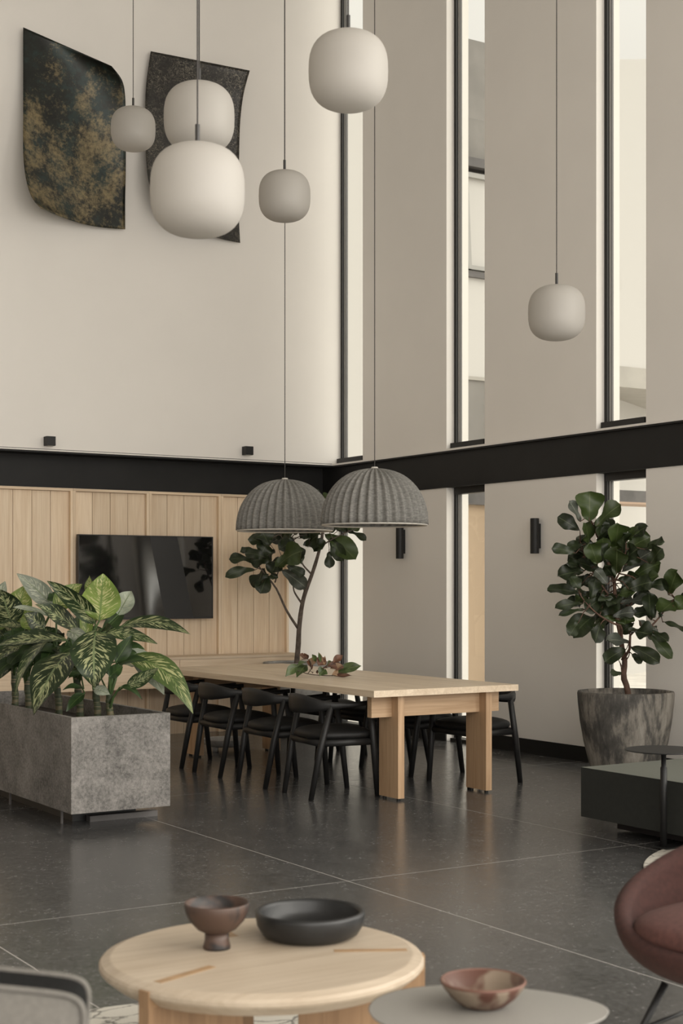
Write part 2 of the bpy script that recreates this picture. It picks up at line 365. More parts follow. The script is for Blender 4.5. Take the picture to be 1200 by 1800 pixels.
def leaf_mat(name, dark, light, fleck=None, vein=(.12, .19, .06), rough=.38, trans=.15, veinw=.035):
    m, nt, b = new_mat(name)
    uv = N(nt, 'UVMap'); sp = N(nt, 'SeparateXYZ'); nt.links.new(uv.outputs[0], sp.inputs[0])
    def mth(op, a, c=None, d=None):
        n = N(nt, 'Math', operation=op)
        for i, x in enumerate((a, c, d)):
            if x is None: continue
            if isinstance(x, (int, float)): n.inputs[i].default_value = x
            else: nt.links.new(x, n.inputs[i])
        return n.outputs[0]
    au = mth('ABSOLUTE', mth('MULTIPLY_ADD', sp.outputs[0], 2, -1))           # 0 at the midrib, 1 at the rim
    sv = mth('SUBTRACT', sp.outputs[1], mth('MULTIPLY', au, .28))              # along the side veins
    oi = N(nt, 'ObjectInfo')
    cx = N(nt, 'CombineXYZ'); nt.links.new(mth('MULTIPLY', sv, 22.0), cx.inputs[0]); nt.links.new(mth('MULTIPLY', sp.outputs[0], 3.6), cx.inputs[1]); nt.links.new(mth('MULTIPLY', oi.outputs['Random'], 60.0), cx.inputs[2])
    base = noise(nt, cx.outputs[0], .22, 3)
    col = ramp(nt, base, [(.3, dark), (.7, light)])
    hs = N(nt, 'HueSaturation'); mr = N(nt, 'MapRange', ins={3: .75, 4: 1.3}); nt.links.new(oi.outputs['Random'], mr.inputs[0]); nt.links.new(mr.outputs[0], hs.inputs['Value']); nt.links.new(col, hs.inputs['Color']); col = hs.outputs[0]
    if fleck:
        f = noise(nt, cx.outputs[0], 1.5, 2, .5, .4)
        inner = mth('MULTIPLY', mth('SUBTRACT', 1.0, mth('POWER', au, 4.0)), .22)
        k = mth('ADD', f, mth('SUBTRACT', inner, .17))
        mk = ramp(nt, k, [(.565, (0,)*3), (.62, (1,)*3)])
        mx = N(nt, 'Mix', data_type='RGBA'); nt.links.new(mk, mx.inputs[0]); nt.links.new(col, mx.inputs[6]); mx.inputs[7].default_value = (*fleck, 1); col = mx.outputs[2]
    else:
        sw = N(nt, 'Math', operation='FRACT'); nt.links.new(mth('MULTIPLY', sv, 8.0), sw.inputs[0])
        vn = ramp(nt, sw.outputs[0], [(0, (1,)*3), (.09, (0,)*3)]); 
        mx = N(nt, 'Mix', data_type='RGBA'); nt.links.new(mth('MULTIPLY', vn, .45), mx.inputs[0]); nt.links.new(col, mx.inputs[6]); mx.inputs[7].default_value = (*vein, 1); col = mx.outputs[2]
    mid = ramp(nt, au, [(veinw, (1,)*3), (veinw*1.8, (0,)*3)])
    m2 = N(nt, 'Mix', data_type='RGBA'); nt.links.new(mid, m2.inputs[0]); nt.links.new(col, m2.inputs[6]); m2.inputs[7].default_value = (*vein, 1); col = m2.outputs[2]
    nt.links.new(col, b.inputs['Base Color']); b.inputs['Roughness'].default_value = rough
    tr = N(nt, 'BsdfTranslucent'); nt.links.new(col, tr.inputs[0]); ms = N(nt, 'MixShader', ins={0: trans})
    out = nt.nodes['Material Output']; nt.links.new(b.outputs[0], ms.inputs[1]); nt.links.new(tr.outputs[0], ms.inputs[2]); nt.links.new(ms.outputs[0], out.inputs[0])
    return m
M['dief_dark'] = leaf_mat('variegated_dark_leaf', (.014, .028, .011), (.034, .06, .02), (.40, .42, .22), (.20, .25, .12), .34)
M['dief_light'] = leaf_mat('variegated_light_leaf', (.10, .16, .03), (.19, .26, .055), (.52, .52, .24), (.16, .24, .06), .4, .25)
M['dief_mid'] = leaf_mat('variegated_mid_leaf', (.045, .08, .02), (.085, .13, .032), (.42, .43, .20), (.14, .2, .06), .38, .2)
M['dief_pale'] = leaf_mat('pale_leaf_underside', (.17, .20, .15), (.30, .33, .26), (.42, .44, .34), (.16, .20, .11), .5)
M['dief_plain'] = leaf_mat('plain_green_leaf', (.016, .034, .013), (.045, .085, .024), None, (.08, .12, .04), .36)
M['fig'] = leaf_mat('dark_fig_leaf', (.011, .018, .007), (.029, .043, .015), None, (.075, .095, .045), .42, .14, .03)
M['fig_light'] = leaf_mat('fresh_fig_leaf', (.034, .055, .014), (.055, .083, .022), None, (.10, .13, .05), .4, .2, .03)
M['fig_under'] = leaf_mat('fig_leaf_underside', (.055, .065, .05), (.10, .11, .088), None, (.2, .22, .17), .45)
M['dried'] = leaf_mat('dried_brown_leaf', (.05, .022, .013), (.17, .075, .042), None, (.2, .11, .07), .5, .1)
M['dried_tan'] = leaf_mat('dried_tan_leaf', (.22, .13, .07), (.38, .26, .16), None, (.16, .1, .06), .55, .1)
M['mag_green'] = leaf_mat('glossy_green_leaf', (.03, .05, .016), (.10, .14, .05), None, (.14, .17, .07), .35, .1)

# ------------------------------------------------------------------ the room: X to the right along the far wall, Y along the window wall
XW, YW, ZC = 8.0, 12.84, 8.4
XL, YB = -4.3, -2.6
TH = .25
PANELS = [(10.884, 12.29), (8.867, 10.317), (6.855, 8.305), (4.845, 6.295)]
SLOTS = [(12.29, 12.84), (10.317, 10.884), (8.305, 8.867), (6.295, 6.855)]
ZB0, ZB1 = 2.32, 2.655      # black beam
# floor: big slate slabs with open joints over pale grout
fl = struct_root('floor')
XJ = [-5.45, -3.60, -1.75, .10, 1.95, 3.80, 5.65, 7.50, 9.35]; YJ = [-6.27, -3.21, -.15, 2.91, 5.97, 9.03, 12.09, 15.15]
obj('floor_grout', box(XL, XW+.2, YB, YW+.25, -.06, -.0006), M['grout'], fl)
for i in range(len(XJ)-1):
    for j in range(len(YJ)-1):
        a, b_ = max(XJ[i], XL), min(XJ[i+1], XW+.19); c, d_ = max(YJ[j], YB), min(YJ[j+1], YW+.24)
        if b_-a < .02 or d_-c < .02: continue
        g = .003
        o = obj('floor_tile', box(-(b_-a)/2+g, (b_-a)/2-g, -(d_-c)/2+g, (d_-c)/2-g, -.03, 0), M['floor'], fl)
        o.location = ((a+b_)/2, (c+d_)/2, 0)
# right window wall: plastered piers with tall slots between
wr = struct_root('wall_right')
for (a, b_) in PANELS:
    for (z0, z1) in ((0, ZB0), (ZB1+.02, ZC)):
        o = obj('wall_panel', box(XW, XW+TH, a, b_, z0, z1), M['plaster'], wr, bevel=.006)
tr = obj('trim_1', box(XW-.018, XW+.1, YB, YW, ZB1, ZB1+.018), M['plaster']); tr['kind'] = 'structure'
for (a, b_) in PANELS:
    o = obj('baseboard_right', box(XW-.016, XW+.002, a, b_, 0, .122), M['black_base']); o['kind'] = 'structure'
# the black steel beam between the two storeys
br = struct_root('beam_right')
obj('web', box(XW+.012, XW+.08, YB, YW+.24, ZB0+.012, ZB1), M['black_steel'], br)
obj('top_flange', box(XW-.022, XW+.1, YB, YW+.24, ZB1-.016, ZB1-.001), M['black_steel'], br)
obj('bottom_flange', box(XW-.012, XW+.1, YB, YW+.24, ZB0, ZB0+.012), M['black_steel'], br)
bl = struct_root('beam_back')
obj('web', box(XL, XW+.02, YW+.235, YW+.3, ZB0-.03, ZB1), M['black_steel'], bl)
obj('top_flange', box(XL, XW-.02, YW-.006, YW+.24, ZB1-.014, ZB1-.001), M['black_steel'], bl)
# windows in the slots: black frame, gasket line, pane; upper and lower light
wn = 0
for (a, b_) in SLOTS:
    for (z0, z1) in ((ZB1+.02, ZC), (0, ZB0)):
        wn += 1
        r = struct_root('window_%d' % wn)
        X0, X1 = XW+.085, XW+.15; fwid = .036
        bm = bmesh.new()
        box(X0, X1, a, a+fwid, z0, z1, bm); box(X0, X1, b_-fwid, b_, z0, z1, bm)
        box(X0-.07, X1, a+fwid, b_-fwid, z0, z0+(.05 if z0 > 1 else .03), bm); box(X0-.02, X1, a+fwid, b_-fwid, z1-(.06 if z0 < 1 else .05), z1, bm)
        obj('frame', bm, M['black_frame'], r)
        bm = bmesh.new()
        box(X0+.02, X0+.03, b_-fwid-.010, b_-fwid, z0+.06, z1-.06, bm); box(X0+.02, X0+.03, a+fwid, a+fwid+.01, z0+.06, z1-.06, bm)
        obj('gasket', bm, M['win_alu'], r)
        bm = bmesh.new()
        box(X0+.03, X0+.05, b_-fwid-.018, b_-fwid, z0+.06, z1-.06, bm); box(X0+.03, X0+.05, a+fwid, a+fwid+.018, z0+.06, z1-.06, bm)
        obj('inner_bead', bm, M['grey_frame'], r)
        obj('pane', box(X0+.036, X0+.040, a+.03, b_-.03, z0+.02, z1-.02), M['glass'], r)
# out of view, an added glazed front replaces the piers to bring in light
GY1 = PANELS[-1][0]
for z0, z1 in ((ZB1+.02, ZC), (0, ZB0)):
    wn += 1; r = struct_root('window_%d' % wn)
    for y in (YB+.03, -1.0, .95, 2.9, GY1-.03): obj('mullion', box(XW+.09, XW+.15, y-.03, y+.03, z0, z1), M['black_frame'], r)
    obj('pane', box(XW+.115, XW+.121, YB, GY1, z0+.01, z1-.01), M['glass'], r)
# far wall: white above, oak panelling with a white end below
wb = struct_root('wall_back')
obj('upper_wall', box(XL, XW+.085, YW, YW+.3, ZB1+.002, ZC), M['plaster'], wb)
obj('lower_wall', box(XL, XW+.085, YW, YW+.3, 0, ZB0-.01), M['plaster'], wb)
obj('ledge_trim', box(XL, XW-.02, YW-.014, YW+.02, ZB1+.002, ZB1+.014), M['plaster'], wb)
obj('shadow_gap', box(XL, XW-.02, YW-.004, YW+.02, ZB1+.016, ZB1+.021), M['grey_frame'], wb)
pan = struct_root('wall_back_panelling')
BW = .7645; XE = 7.425; YP = YW-.075; TOPZ = 2.318
plank_mesh = None
for k in range(11):
    x1 = XE-k*BW; x0 = x1-BW
    if x0 < XL: break
    s = .026
    obj('stile', box(x0+.001, x0+s, YP, YW-.001, 0, TOPZ-.024), M['wood_z'], pan, bevel=.002)
    obj('stile', box(x1-s, x1-.001, YP, YW-.001, 0, TOPZ-.024), M['wood_z'], pan, bevel=.002)
    obj('top_rail', box(x0+.001, x1-.001, YP, YW-.001, TOPZ-.024, TOPZ), M['wood_x'], pan, bevel=.002)
    pw = (BW-2*s)/4
    for q in range(4):
        if plank_mesh is None:
            p = obj('plank', box(.0022, pw-.0022, 0, .03, 0, TOPZ-.026), M['wood_z'], pan, bevel=.0015); plank_mesh = p.data
        else: p = link('plank', plank_mesh, pan)
        p.location = (x0+s+q*pw, YP+.040, 0)
# remaining shell: left wall, ceiling, and an invented glazed front behind the camera to let light in
M['low_bounce'] = plain('low_bounce_lining', (.33, .30, .265), .6, nscale=3)  # made-up darker tone for an unseen wall, cuts bounce onto the piers
wl = struct_root('wall_left')          # unseen: darkened lining over an added open strip, letting light onto the right wall
obj('upper_lining', box(XL-.2, XL, YB, YW+.3, 2.5, ZC), M['low_bounce'], wl)
obj('end_pier', box(XL-.2, XL, 11.2, YW+.3, 0, 2.5), M['low_bounce'], wl)
for y in (-2.5, .2, 2.95, 5.7, 8.45): obj('mullion', box(XL-.12, XL-.04, y-.03, y+.03, 0, 2.5), M['black_frame'], wl)
o = obj('ceiling', box(XL-.2, XW+TH, YB-.2, YW+.3, ZC, ZC+.2), M['ceiling']); o['kind'] = 'structure'
wf = struct_root('wall_front')
obj('sill_wall', box(XL-.2, XW+TH, YB-.2, YB, -.06, .3), M['plaster'], wf)
for x in (-4.3, -2.2, -.1, 2.0, 4.1, 6.2, 8.1): obj('mullion', box(x-.04, x+.04, YB-.15, YB-.03, .3, ZC), M['black_frame'], wf)
for z in (2.6, 5.4): obj('transom', box(XL, XW+TH, YB-.14, YB-.04, z-.03, z+.03), M['black_frame'], wf)
o = obj('ground', box(8.26, 60, -30, 60, -.3, -.08), M['paving']); o['kind'] = 'structure'
o = obj('ground', box(-60, 8.26, -60, YB-.2, -.3, -.08), M['paving']); o['kind'] = 'structure'
o = obj('ground', box(-60, XL-.2, YB-.2, 60, -.3, -.08), M['paving']); o['kind'] = 'structure'

# ------------------------------------------------------------------ the neighbouring wing seen through the slots
YF = 17.0
t = thing('building_wing', 'white rendered building wing with concrete bands seen through the window slots', 'building', (13, YF, -.08))
def fac(name, x0, x1, z0, z1, m, y0=YF, y1=YF+.4): return obj(name, box(x0, x1, y0, y1, z0, z1), M[m], t, world=True)
fac('wall', 8.3, 12.0, -.08, 8.95, 'facade')
fac('concrete_parapet', 12.0, 14.2, 7.60, 9.33, 'concrete')
fac('lintel', 12.0, 14.2, 7.47, 7.60, 'steel_grey', YF-.08)
wnd = fac('window_opening', 12.0, 14.2, 5.92, 7.47, 'steel_grey', YF+.12)
fac('pane', 12.80, 14.1, 5.97, 7.40, 'facade', YF+.05, YF+.12)
bm = bmesh.new(); box(12.84, 14.1, YF-.02, YF+.05, 7.33, 7.40, bm); box(12.84, 14.1, YF-.02, YF+.05, 6.0, 6.06, bm)
v4 = [(12.80, 7.40), (12.86, 7.40), (12.93, 6.0), (12.87, 6.0)]
f0 = [bm.verts.new((x, YF-.03, z)) for x, z in v4]; f1 = [bm.verts.new((x, YF+.05, z)) for x, z in v4]
bm.faces.new(f0); bm.faces.new(f1[::-1])
for i in range(4): bm.faces.new((f0[i], f1[i], f1[(i+1) % 4], f0[(i+1) % 4]))
obj('sash', bm, M['win_alu'], t, world=True)
fac('sill', 12.0, 14.2, 5.88, 5.96, 'steel_grey', YF-.06)
fac('wall', 12.0, 14.2, 4.45, 5.88, 'facade')
fac('ledge', 12.0, 14.2, 4.40, 4.45, 'concrete_pale', YF-.03)
fac('concrete_band', 12.0, 14.2, 2.78, 4.40, 'concrete')
fac('steel_beam', 12.0, 14.2, 2.60, 2.78, 'steel_grey')
fac('tan_wall', 12.0, 14.2, -.08, 2.60, 'tan', YF+.1, YF+.4)
bm = box(14.2, 19.0, YF, YF+.4, 4.83, 9.27)
for v_ in bm.verts:
    if v_.co.z > 6 and v_.co.x > 15: v_.co.z = 10.22
obj('gable_wall', bm, M['facade'], t, world=True)
fac('canopy_slab', 14.2, 19.0, 4.51, 4.83, 'concrete_pale', YF-.02, YF+6)
p1, p2 = atz(1073, 697, 4.51), atz(1135, 719, 4.51); dd = (p2-p1).normalized()
a, b_ = p1-dd*3, p2+dd*4; nn = V((-dd.y, dd.x, 0))*.3
bm = bmesh.new(); lo = [bm.verts.new((p.x, p.y, -.08)) for p in (a, b_, b_+nn, a+nn)]; hi = [bm.verts.new((p.x, p.y, 4.51)) for p in (a, b_, b_+nn, a+nn)]
bm.faces.new(lo); bm.faces.new(hi)
for i in range(4): bm.faces.new((lo[i], lo[(i+1) % 4], hi[(i+1) % 4], hi[i]))
obj('angled_wall', bm, M['facade'], t, world=True)
fac('steel_beam', 14.2, 19.0, 2.73, 2.91, 'steel_grey', YF, YF+.1)
fac('wood_soffit', 14.2, 19.0, 2.70, 2.73, 'soffit_wood', YF, YF+.55)

# ------------------------------------------------------------------ dining table
TX0, TX1, TY0, TY1, TZ = 5.255, 6.45, 7.94, 11.2, .74
t = thing('dining_table', 'long oak dining table with slab legs and low crossbeams', 'table', (5.85, 9.57, 0))
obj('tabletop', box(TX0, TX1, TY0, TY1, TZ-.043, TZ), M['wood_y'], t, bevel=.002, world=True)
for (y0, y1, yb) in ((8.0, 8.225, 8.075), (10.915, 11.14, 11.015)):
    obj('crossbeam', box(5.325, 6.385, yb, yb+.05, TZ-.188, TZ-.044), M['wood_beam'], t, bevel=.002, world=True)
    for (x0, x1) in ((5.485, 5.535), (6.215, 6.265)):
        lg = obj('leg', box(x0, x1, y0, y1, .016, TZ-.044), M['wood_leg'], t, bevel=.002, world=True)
        for yy in (y0+.03, y1-.03):
            obj('foot_pad', lathe([(0, 0), (.014, 0), (.014, .016), (0, .016)], 10, ((x0+x1)/2, yy, 0)), M['black_metal'], lg, world=True)

# ------------------------------------------------------------------ dining chairs
def make_chair():
    t = thing('dining_chair', 'x', 'chair')
    half = [(.20, .262, .655, .028, .030), (.11, .273, .650, .030, .044), (0, .272, .645, .034, .046), (-.10, .258, .648, .045, .042), (-.175, .222, .660, .068, .035),
            (-.225, .165, .678, .098, .028), (-.253, .09, .693, .122, .025), (-.262, 0, .698, .130, .024)]
    path = half+[(x, -y, z, h, k) for x, y, z, h, k in half[-2::-1]]
    bm = bmesh.new(); rings = []
    for i, (x, y, z, h, k) in enumerate(path):
        a = path[max(i-1, 0)]; c = path[min(i+1, len(path)-1)]
        tg = V((c[0]-a[0], c[1]-a[1], 0)).normalized(); s = V((-tg.y, tg.x, 0))
        ring = []
        for (u, v) in ((-.5, -.72), (-.28, -1), (.28, -1), (.5, -.72), (.5, -.25), (.28, 0), (-.28, 0), (-.5, -.25)):
            ring.append(bm.verts.new(V((x, y, z))+s*k*u+V((0, 0, v*h))))
        rings.append(ring)
    for i in range(len(rings)-1):
        for q in range(8): bm.faces.new((rings[i][q], rings[i][(q+1) % 8], rings[i+1][(q+1) % 8], rings[i+1][q]))
    bm.faces.new(rings[0]); bm.faces.new(rings[-1][::-1])
    obj('backrest', bm, M['black_wood'], t, smooth=True)
    for s in (1, -1):
        obj('leg', tube([(-.250, .212*s, 0), (-.19, .228*s, .33), (-.118, .250*s, .63)], [.0185, .0235, .0205], 8), M['black_wood'], t, smooth=True)
        obj('leg', tube([(.240, .228*s, 0), (.205, .243*s, .33), (.165, .265*s, .635)], [.0185, .0235, .0195], 8), M['black_wood'], t, smooth=True)
    bm = bmesh.new()
    for s in (1, -1): tube([(-.18, .222*s, .375), (.205, .24*s, .375)], .019, 8, bm, flat=(.8, 1.25))
    tube([(-.185, -.22, .375), (-.185, .22, .375)], .019, 8, bm, flat=(.8, 1.25)); tube([(.2, -.235, .375), (.2, .235, .375)], .019, 8, bm, flat=(.8, 1.25))
    obj('seat_frame', bm, M['black_wood'], t, smooth=True)
    def crown(p):
        q = p.copy(); q.z += .018*(1-(p.x/.26)**2)*(1-(p.y/.26)**2) if p.z > 0 else 0
        q.y *= 1+.1*p.x/.25; return q
    obj('seat', superbox(.01, 0, .420, .238, .238, .040, 3.4, 28, 12, fn=crown), M['black_leather'], t, smooth=True)
    return t
def copy_tree(o, parent=None):
    c = o.copy(); COL.objects.link(c); c.parent = parent
    for ch in list(o.children): copy_tree(ch, c)
    return c
chair0 = make_chair()
CH = [(5.285, 8.52, -.10, 'black wooden chair nearest the stone planter side corner of the oak table end'),
      (5.285, 9.18, -.03, 'x'), (5.285, 9.88, 0, 'x'), (5.285, 10.54, .02, 'x'),
      (6.50, 8.50, math.pi+.05, 'x'), (6.50, 9.19, math.pi, 'x'), (6.50, 9.87, math.pi, 'x'), (6.50, 10.54, math.pi, 'x')]
LB = ['black wooden chair on the planter side of the table, nearest the camera',
      'black wooden chair on the planter side, second from the near end of table',
      'black wooden chair on the planter side, third from the near end of table',
      'black wooden chair on the planter side at the far end, partly behind leaves',
      'black wooden chair on the window side, its back rail sticking out past table corner',
      'black wooden chair on the window side, second from the near end of table',
      'black wooden chair on the window side, third from the near end of table',
      'black wooden chair on the window side at the far end of the table']
for i, (x, y, r, _) in enumerate(CH):
    c = chair0 if i == 0 else copy_tree(chair0)
    c.location = (x, y, 0); c.rotation_euler = (0, 0, r); tag(c, LB[i], 'chair', 'black chairs around the oak table')

# ------------------------------------------------------------------ built-in credenza, television
t = thing('credenza', 'floating oak drawer unit running along the panelled wall', 'cabinet', (5.2, 12.5, .47))
CY0, CY1 = 12.38, YP-.002
obj('top', box(2.2, 7.40, CY0, CY1, .735, .757), M['wood_x'], t, bevel=.002, world=True)
obj('body', box(2.21, 7.39, CY0+.03, CY1, .475, .735), M['wood_x'], t, world=True)
for x0 in (2.2, 3.5, 4.77, 6.03):
    x1 = {2.2: 3.5, 3.5: 4.77, 4.77: 6.03, 6.03: 7.40}[x0]
    obj('drawer_front', box(x0+.002, x1-.002, CY0+.004, CY0+.028, .475, .733), M['wood_x'], t, bevel=.0015, world=True)
a, b_ = atY(137.5, 939, 12.70), atY(374, 1087, 12.70)
t = thing('television', 'large flat black television hung on the oak panelling', 'television', ((a.x+b_.x)/2, 12.72, b_.z))
obj('housing', box(a.x, b_.x, 12.702, 12.745, b_.z, a.z), M['dark_plastic'], t, bevel=.003, world=True)
def screen():
    # a real screen: very slightly wavy glass
    bm = bmesh.new(); n, m = 40, 24; G = []
    for i in range(n+1):
        G.append([])
        for j in range(m+1):
            x = a.x+.008+(b_.x-a.x-.016)*i/n; z = b_.z+.016+(a.z-b_.z-.024)*j/m
            G[i].append(bm.verts.new((x, 12.6985+.0045*math.sin(x*4.1+z*.8)+.0016*math.sin(x*9+z*2.1+1), z)))
    for i in range(n):
        for j in range(m): bm.faces.new((G[i][j], G[i+1][j], G[i+1][j+1], G[i][j+1]))
    return bm
obj('screen', screen(), M['screen'], t, smooth=True, world=True)
bm = bmesh.new(); fx0, fx1, fz0, fz1 = a.x, b_.x, b_.z, a.z
box(fx0, fx1, 12.694, 12.703, fz1-.008, fz1, bm); box(fx0, fx1, 12.694, 12.703, fz0, fz0+.016, bm); box(fx0, fx0+.008, 12.694, 12.703, fz0, fz1, bm); box(fx1-.008, fx1, 12.694, 12.703, fz0, fz1, bm)
obj('bezel', bm, M['dark_plastic'], t, world=True)
obj('wall_bracket', box((a.x+b_.x)/2-.2, (a.x+b_.x)/2+.2, 12.745, YP-.001, 1.4, 1.6), M['black_metal'], t, world=True)

# ------------------------------------------------------------------ wall lamps
for (x0, x1, y0, y1, lab) in ((79, 96, 768, 783, 'small black cube wall lamp on the white wall, left one below the green artwork'),
                              (427, 444, 785, 800, 'small black cube wall lamp on the white wall, right one beside the dome lamp cord')):
    p = atY((x0+x1)/2, (y0+y1)/2, YW-.05); h = .042
    t = thing('cube_wall_lamp', lab, 'wall lamp', (p.x, YW, p.z), 0, 'cube wall lamps')
    obj('housing', box(-h, h, -.088, -.006, -h, h), M['black_metal'], t, bevel=.002)
    obj('back_plate', box(-h*.7, h*.7, -.006, 0, -h*.7, h*.7), M['black_metal'], t)
    obj('diffuser', box(-h*.6, h*.6, -.075, -.02, -h-.002, -h+.001), M['felt_rim'], t)
for (xc, y0, y1, lab) in ((701, 922, 982, 'black tube wall sconce half hidden under the nearer dome lamp'), (938, 911, 973, 'black tube wall sconce on the pier beside the fig tree')):
    p, q = atX(xc, y0, XW-.06), atX(xc, y1, XW-.06); H = p.z-q.z
    t = thing('tube_sconce', lab, 'wall lamp', (XW, p.y, q.z), 0, 'tube wall sconces')
    obj('tube', lathe([(.034, 0), (.037, .002), (.037, H-.002), (.034, H), (.030, H), (.030, .0), (.034, 0)], 24, (-.052, 0, 0)), M['black_metal'], t, smooth=False)
    obj('core', lathe([(0, .02), (.029, .02), (.029, H-.02), (0, H-.02)], 16, (-.052, 0, 0)), M['dark_plastic'], t)
    obj('bracket', box(-.02, 0, -.018, .018, H*.15, H*.85), M['black_metal'], t, bevel=.003)

# ------------------------------------------------------------------ curved metal artworks
def smooth_poly(pts, n):
    """Catmull-Rom through points, n samples by chord length"""
    P = [V(p) for p in pts]; L = [0]
    for i in range(1, len(P)): L.append(L[-1]+(P[i]-P[i-1]).length)
    out = []
    for k in range(n+1):
        s = L[-1]*k/n; i = 0
        while i < len(P)-2 and L[i+1] < s: i += 1
        u = (s-L[i])/max(1e-9, L[i+1]-L[i]); p0 = P[max(i-1, 0)]; p1 = P[i]; p2 = P[i+1]; p3 = P[min(i+2, len(P)-1)]
        out.append(.5*((2*p1)+(p2-p0)*u+(2*p0-5*p1+4*p2-p3)*u*u+(3*p1-p0-3*p2+p3)*u**3))
    return out
def artwork(label, left, right, depth, mat, corner):
    """left/right rims as (px, py) top to bottom; depth(u,v) metres off the wall"""
    nu, nv = 28, 40
    def edge(E, u): return smooth_poly([(*e, 0) for e in E], nv)
    Lp, Rp = edge(left, 0), edge(right, 1)
    base = atY(*corner, YW)
    t = thing('metal_artwork', label, 'artwork', (base.x, YW, base.z), 0, 'curved metal artworks')
    bm = bmesh.new(); F = []; B = []
    for i in range(nu+1):
        F.append([]); B.append([])
        for j in range(nv+1):
            u, v = i/nu, j/nv; l, r = Lp[j], Rp[j]; p = l.lerp(r, u)
            # bowed bottom rim
            p.y += corner_bow(label, u)*max(0, (v-.8)/.2)**2
            dd = depth(u, v); q = atY(p.x, p.y, YW-dd)
            F[i].append(bm.verts.new(q)); B[i].append(bm.verts.new(q+V((0, .004, 0))))
    for i in range(nu):
        for j in range(nv):
            bm.faces.new((F[i][j], F[i+1][j], F[i+1][j+1], F[i][j+1])); bm.faces.new((B[i][j], B[i][j+1], B[i+1][j+1], B[i+1][j]))
    for i in range(nu):
        bm.faces.new((F[i][0], B[i][0], B[i+1][0], F[i+1][0])); bm.faces.new((F[i][nv], F[i+1][nv], B[i+1][nv], B[i][nv]))
    for j in range(nv):
        bm.faces.new((F[0][j], F[0][j+1], B[0][j+1], B[0][j])); bm.faces.new((F[nu][j], B[nu][j], B[nu][j+1], F[nu][j+1]))
    obj('sheet', bm, M[mat], t, smooth=True, world=True)
    m = atY((left[0][0]+right[-1][0])/2, (left[0][1]+right[-1][1])/2, YW)
    obj('wall_mount', box(m.x-.12, m.x+.12, YW-depth(.5, .5)+.006, YW, m.z-.2, m.z+.2), M['black_metal'], t, world=True)
def corner_bow(label, u):
    return 9*math.sin(math.pi*u) if 'green' in label else 4*math.sin(math.pi*u)
def dep1(u, v):
    s = u-v          # -1 lower left, +1 upper right; both corners curl into the room
    return .07+.34*max(0, s-.05)**2+.42*max(0, -s-.05)**2
def dep2(u, v):
    s = u-v
    return .07+.22*max(0, s-.02)**2+.36*max(0, -s-.05)**2
artwork('tall curved metal artwork with mottled green and gold patina', [(41, 48), (41, 120), (41, 200), (41, 270), (46, 315), (56, 347), (72, 366)],
        [(196, 116), (214, 140), (220, 170), (221, 230), (221, 300), (220, 350), (220, 403)], dep1, 'art_green', (220, 403))
artwork('curved charcoal metal artwork with pale scratches, behind the globe lamps', [(265, 90), (257, 150), (255, 220), (257, 280), (263, 325), (280, 365), (310, 392)],
        [(439, 124), (428, 165), (422, 215), (420, 280), (419, 340), (420, 390), (422, 427)], dep2, 'art_dark', (422, 427))

# ------------------------------------------------------------------ globe pendants
def globe_prof(R, e=2.75, n=22, k=.965):
    P = []
    for i in range(n+1):
        ph = -math.pi/2+math.pi*i/n; c, s = math.cos(ph), math.sin(ph)
        r = R*abs(c)**(2/e) if 0 < i < n else 0
        P.append((r, R*k*math.copysign(abs(s)**(2/e), s)))
    return P
G0 = None
GL = [(347, 335, 166, 'white opal globe lamp, largest and nearest, in front of another globe'), (612, 125, 140, 'white opal globe lamp at the top centre by the wall corner'),
      (350, 207, 124, 'white opal globe lamp overlapping the charcoal artwork, behind the largest globe'), (978, 550, 100, 'white opal globe lamp hanging alone before the right window pier'),
      (500, 345, 91, 'small white opal globe lamp between the charcoal artwork and the corner'), (234, 227, 78, 'smallest white opal globe lamp, between the two metal artworks')]
DG = .36
for (x, y, s, lab) in GL:
    d = DG*FPX/s; p = atd(x, y, d)
    t = thing('globe_pendant', lab, 'pendant lamp', p, 0, 'white globe pendants')
    if G0 is None:
        me = obj('shade', lathe(globe_prof(DG/2), 56), M['opal'], t, smooth=True); G0 = me.data
    else: link('shade', G0, t)
    top = DG/2*.965
    obj('stem', lathe([(0, top-.006), (.020, top-.004), (.020, top+.002), (.009, top+.004), (.009, top+.078), (0, top+.08)], 14), M['stem'], t)
    obj('cord', tube([(0, 0, top+.078), (0, 0, ZC-p.z)], .0032, 6), M['cord'], t)
    obj('ceiling_cap', lathe([(0, ZC-p.z-.03), (.045, ZC-p.z-.03), (.05, ZC-p.z), (0, ZC-p.z)], 20), M['stem'], t)
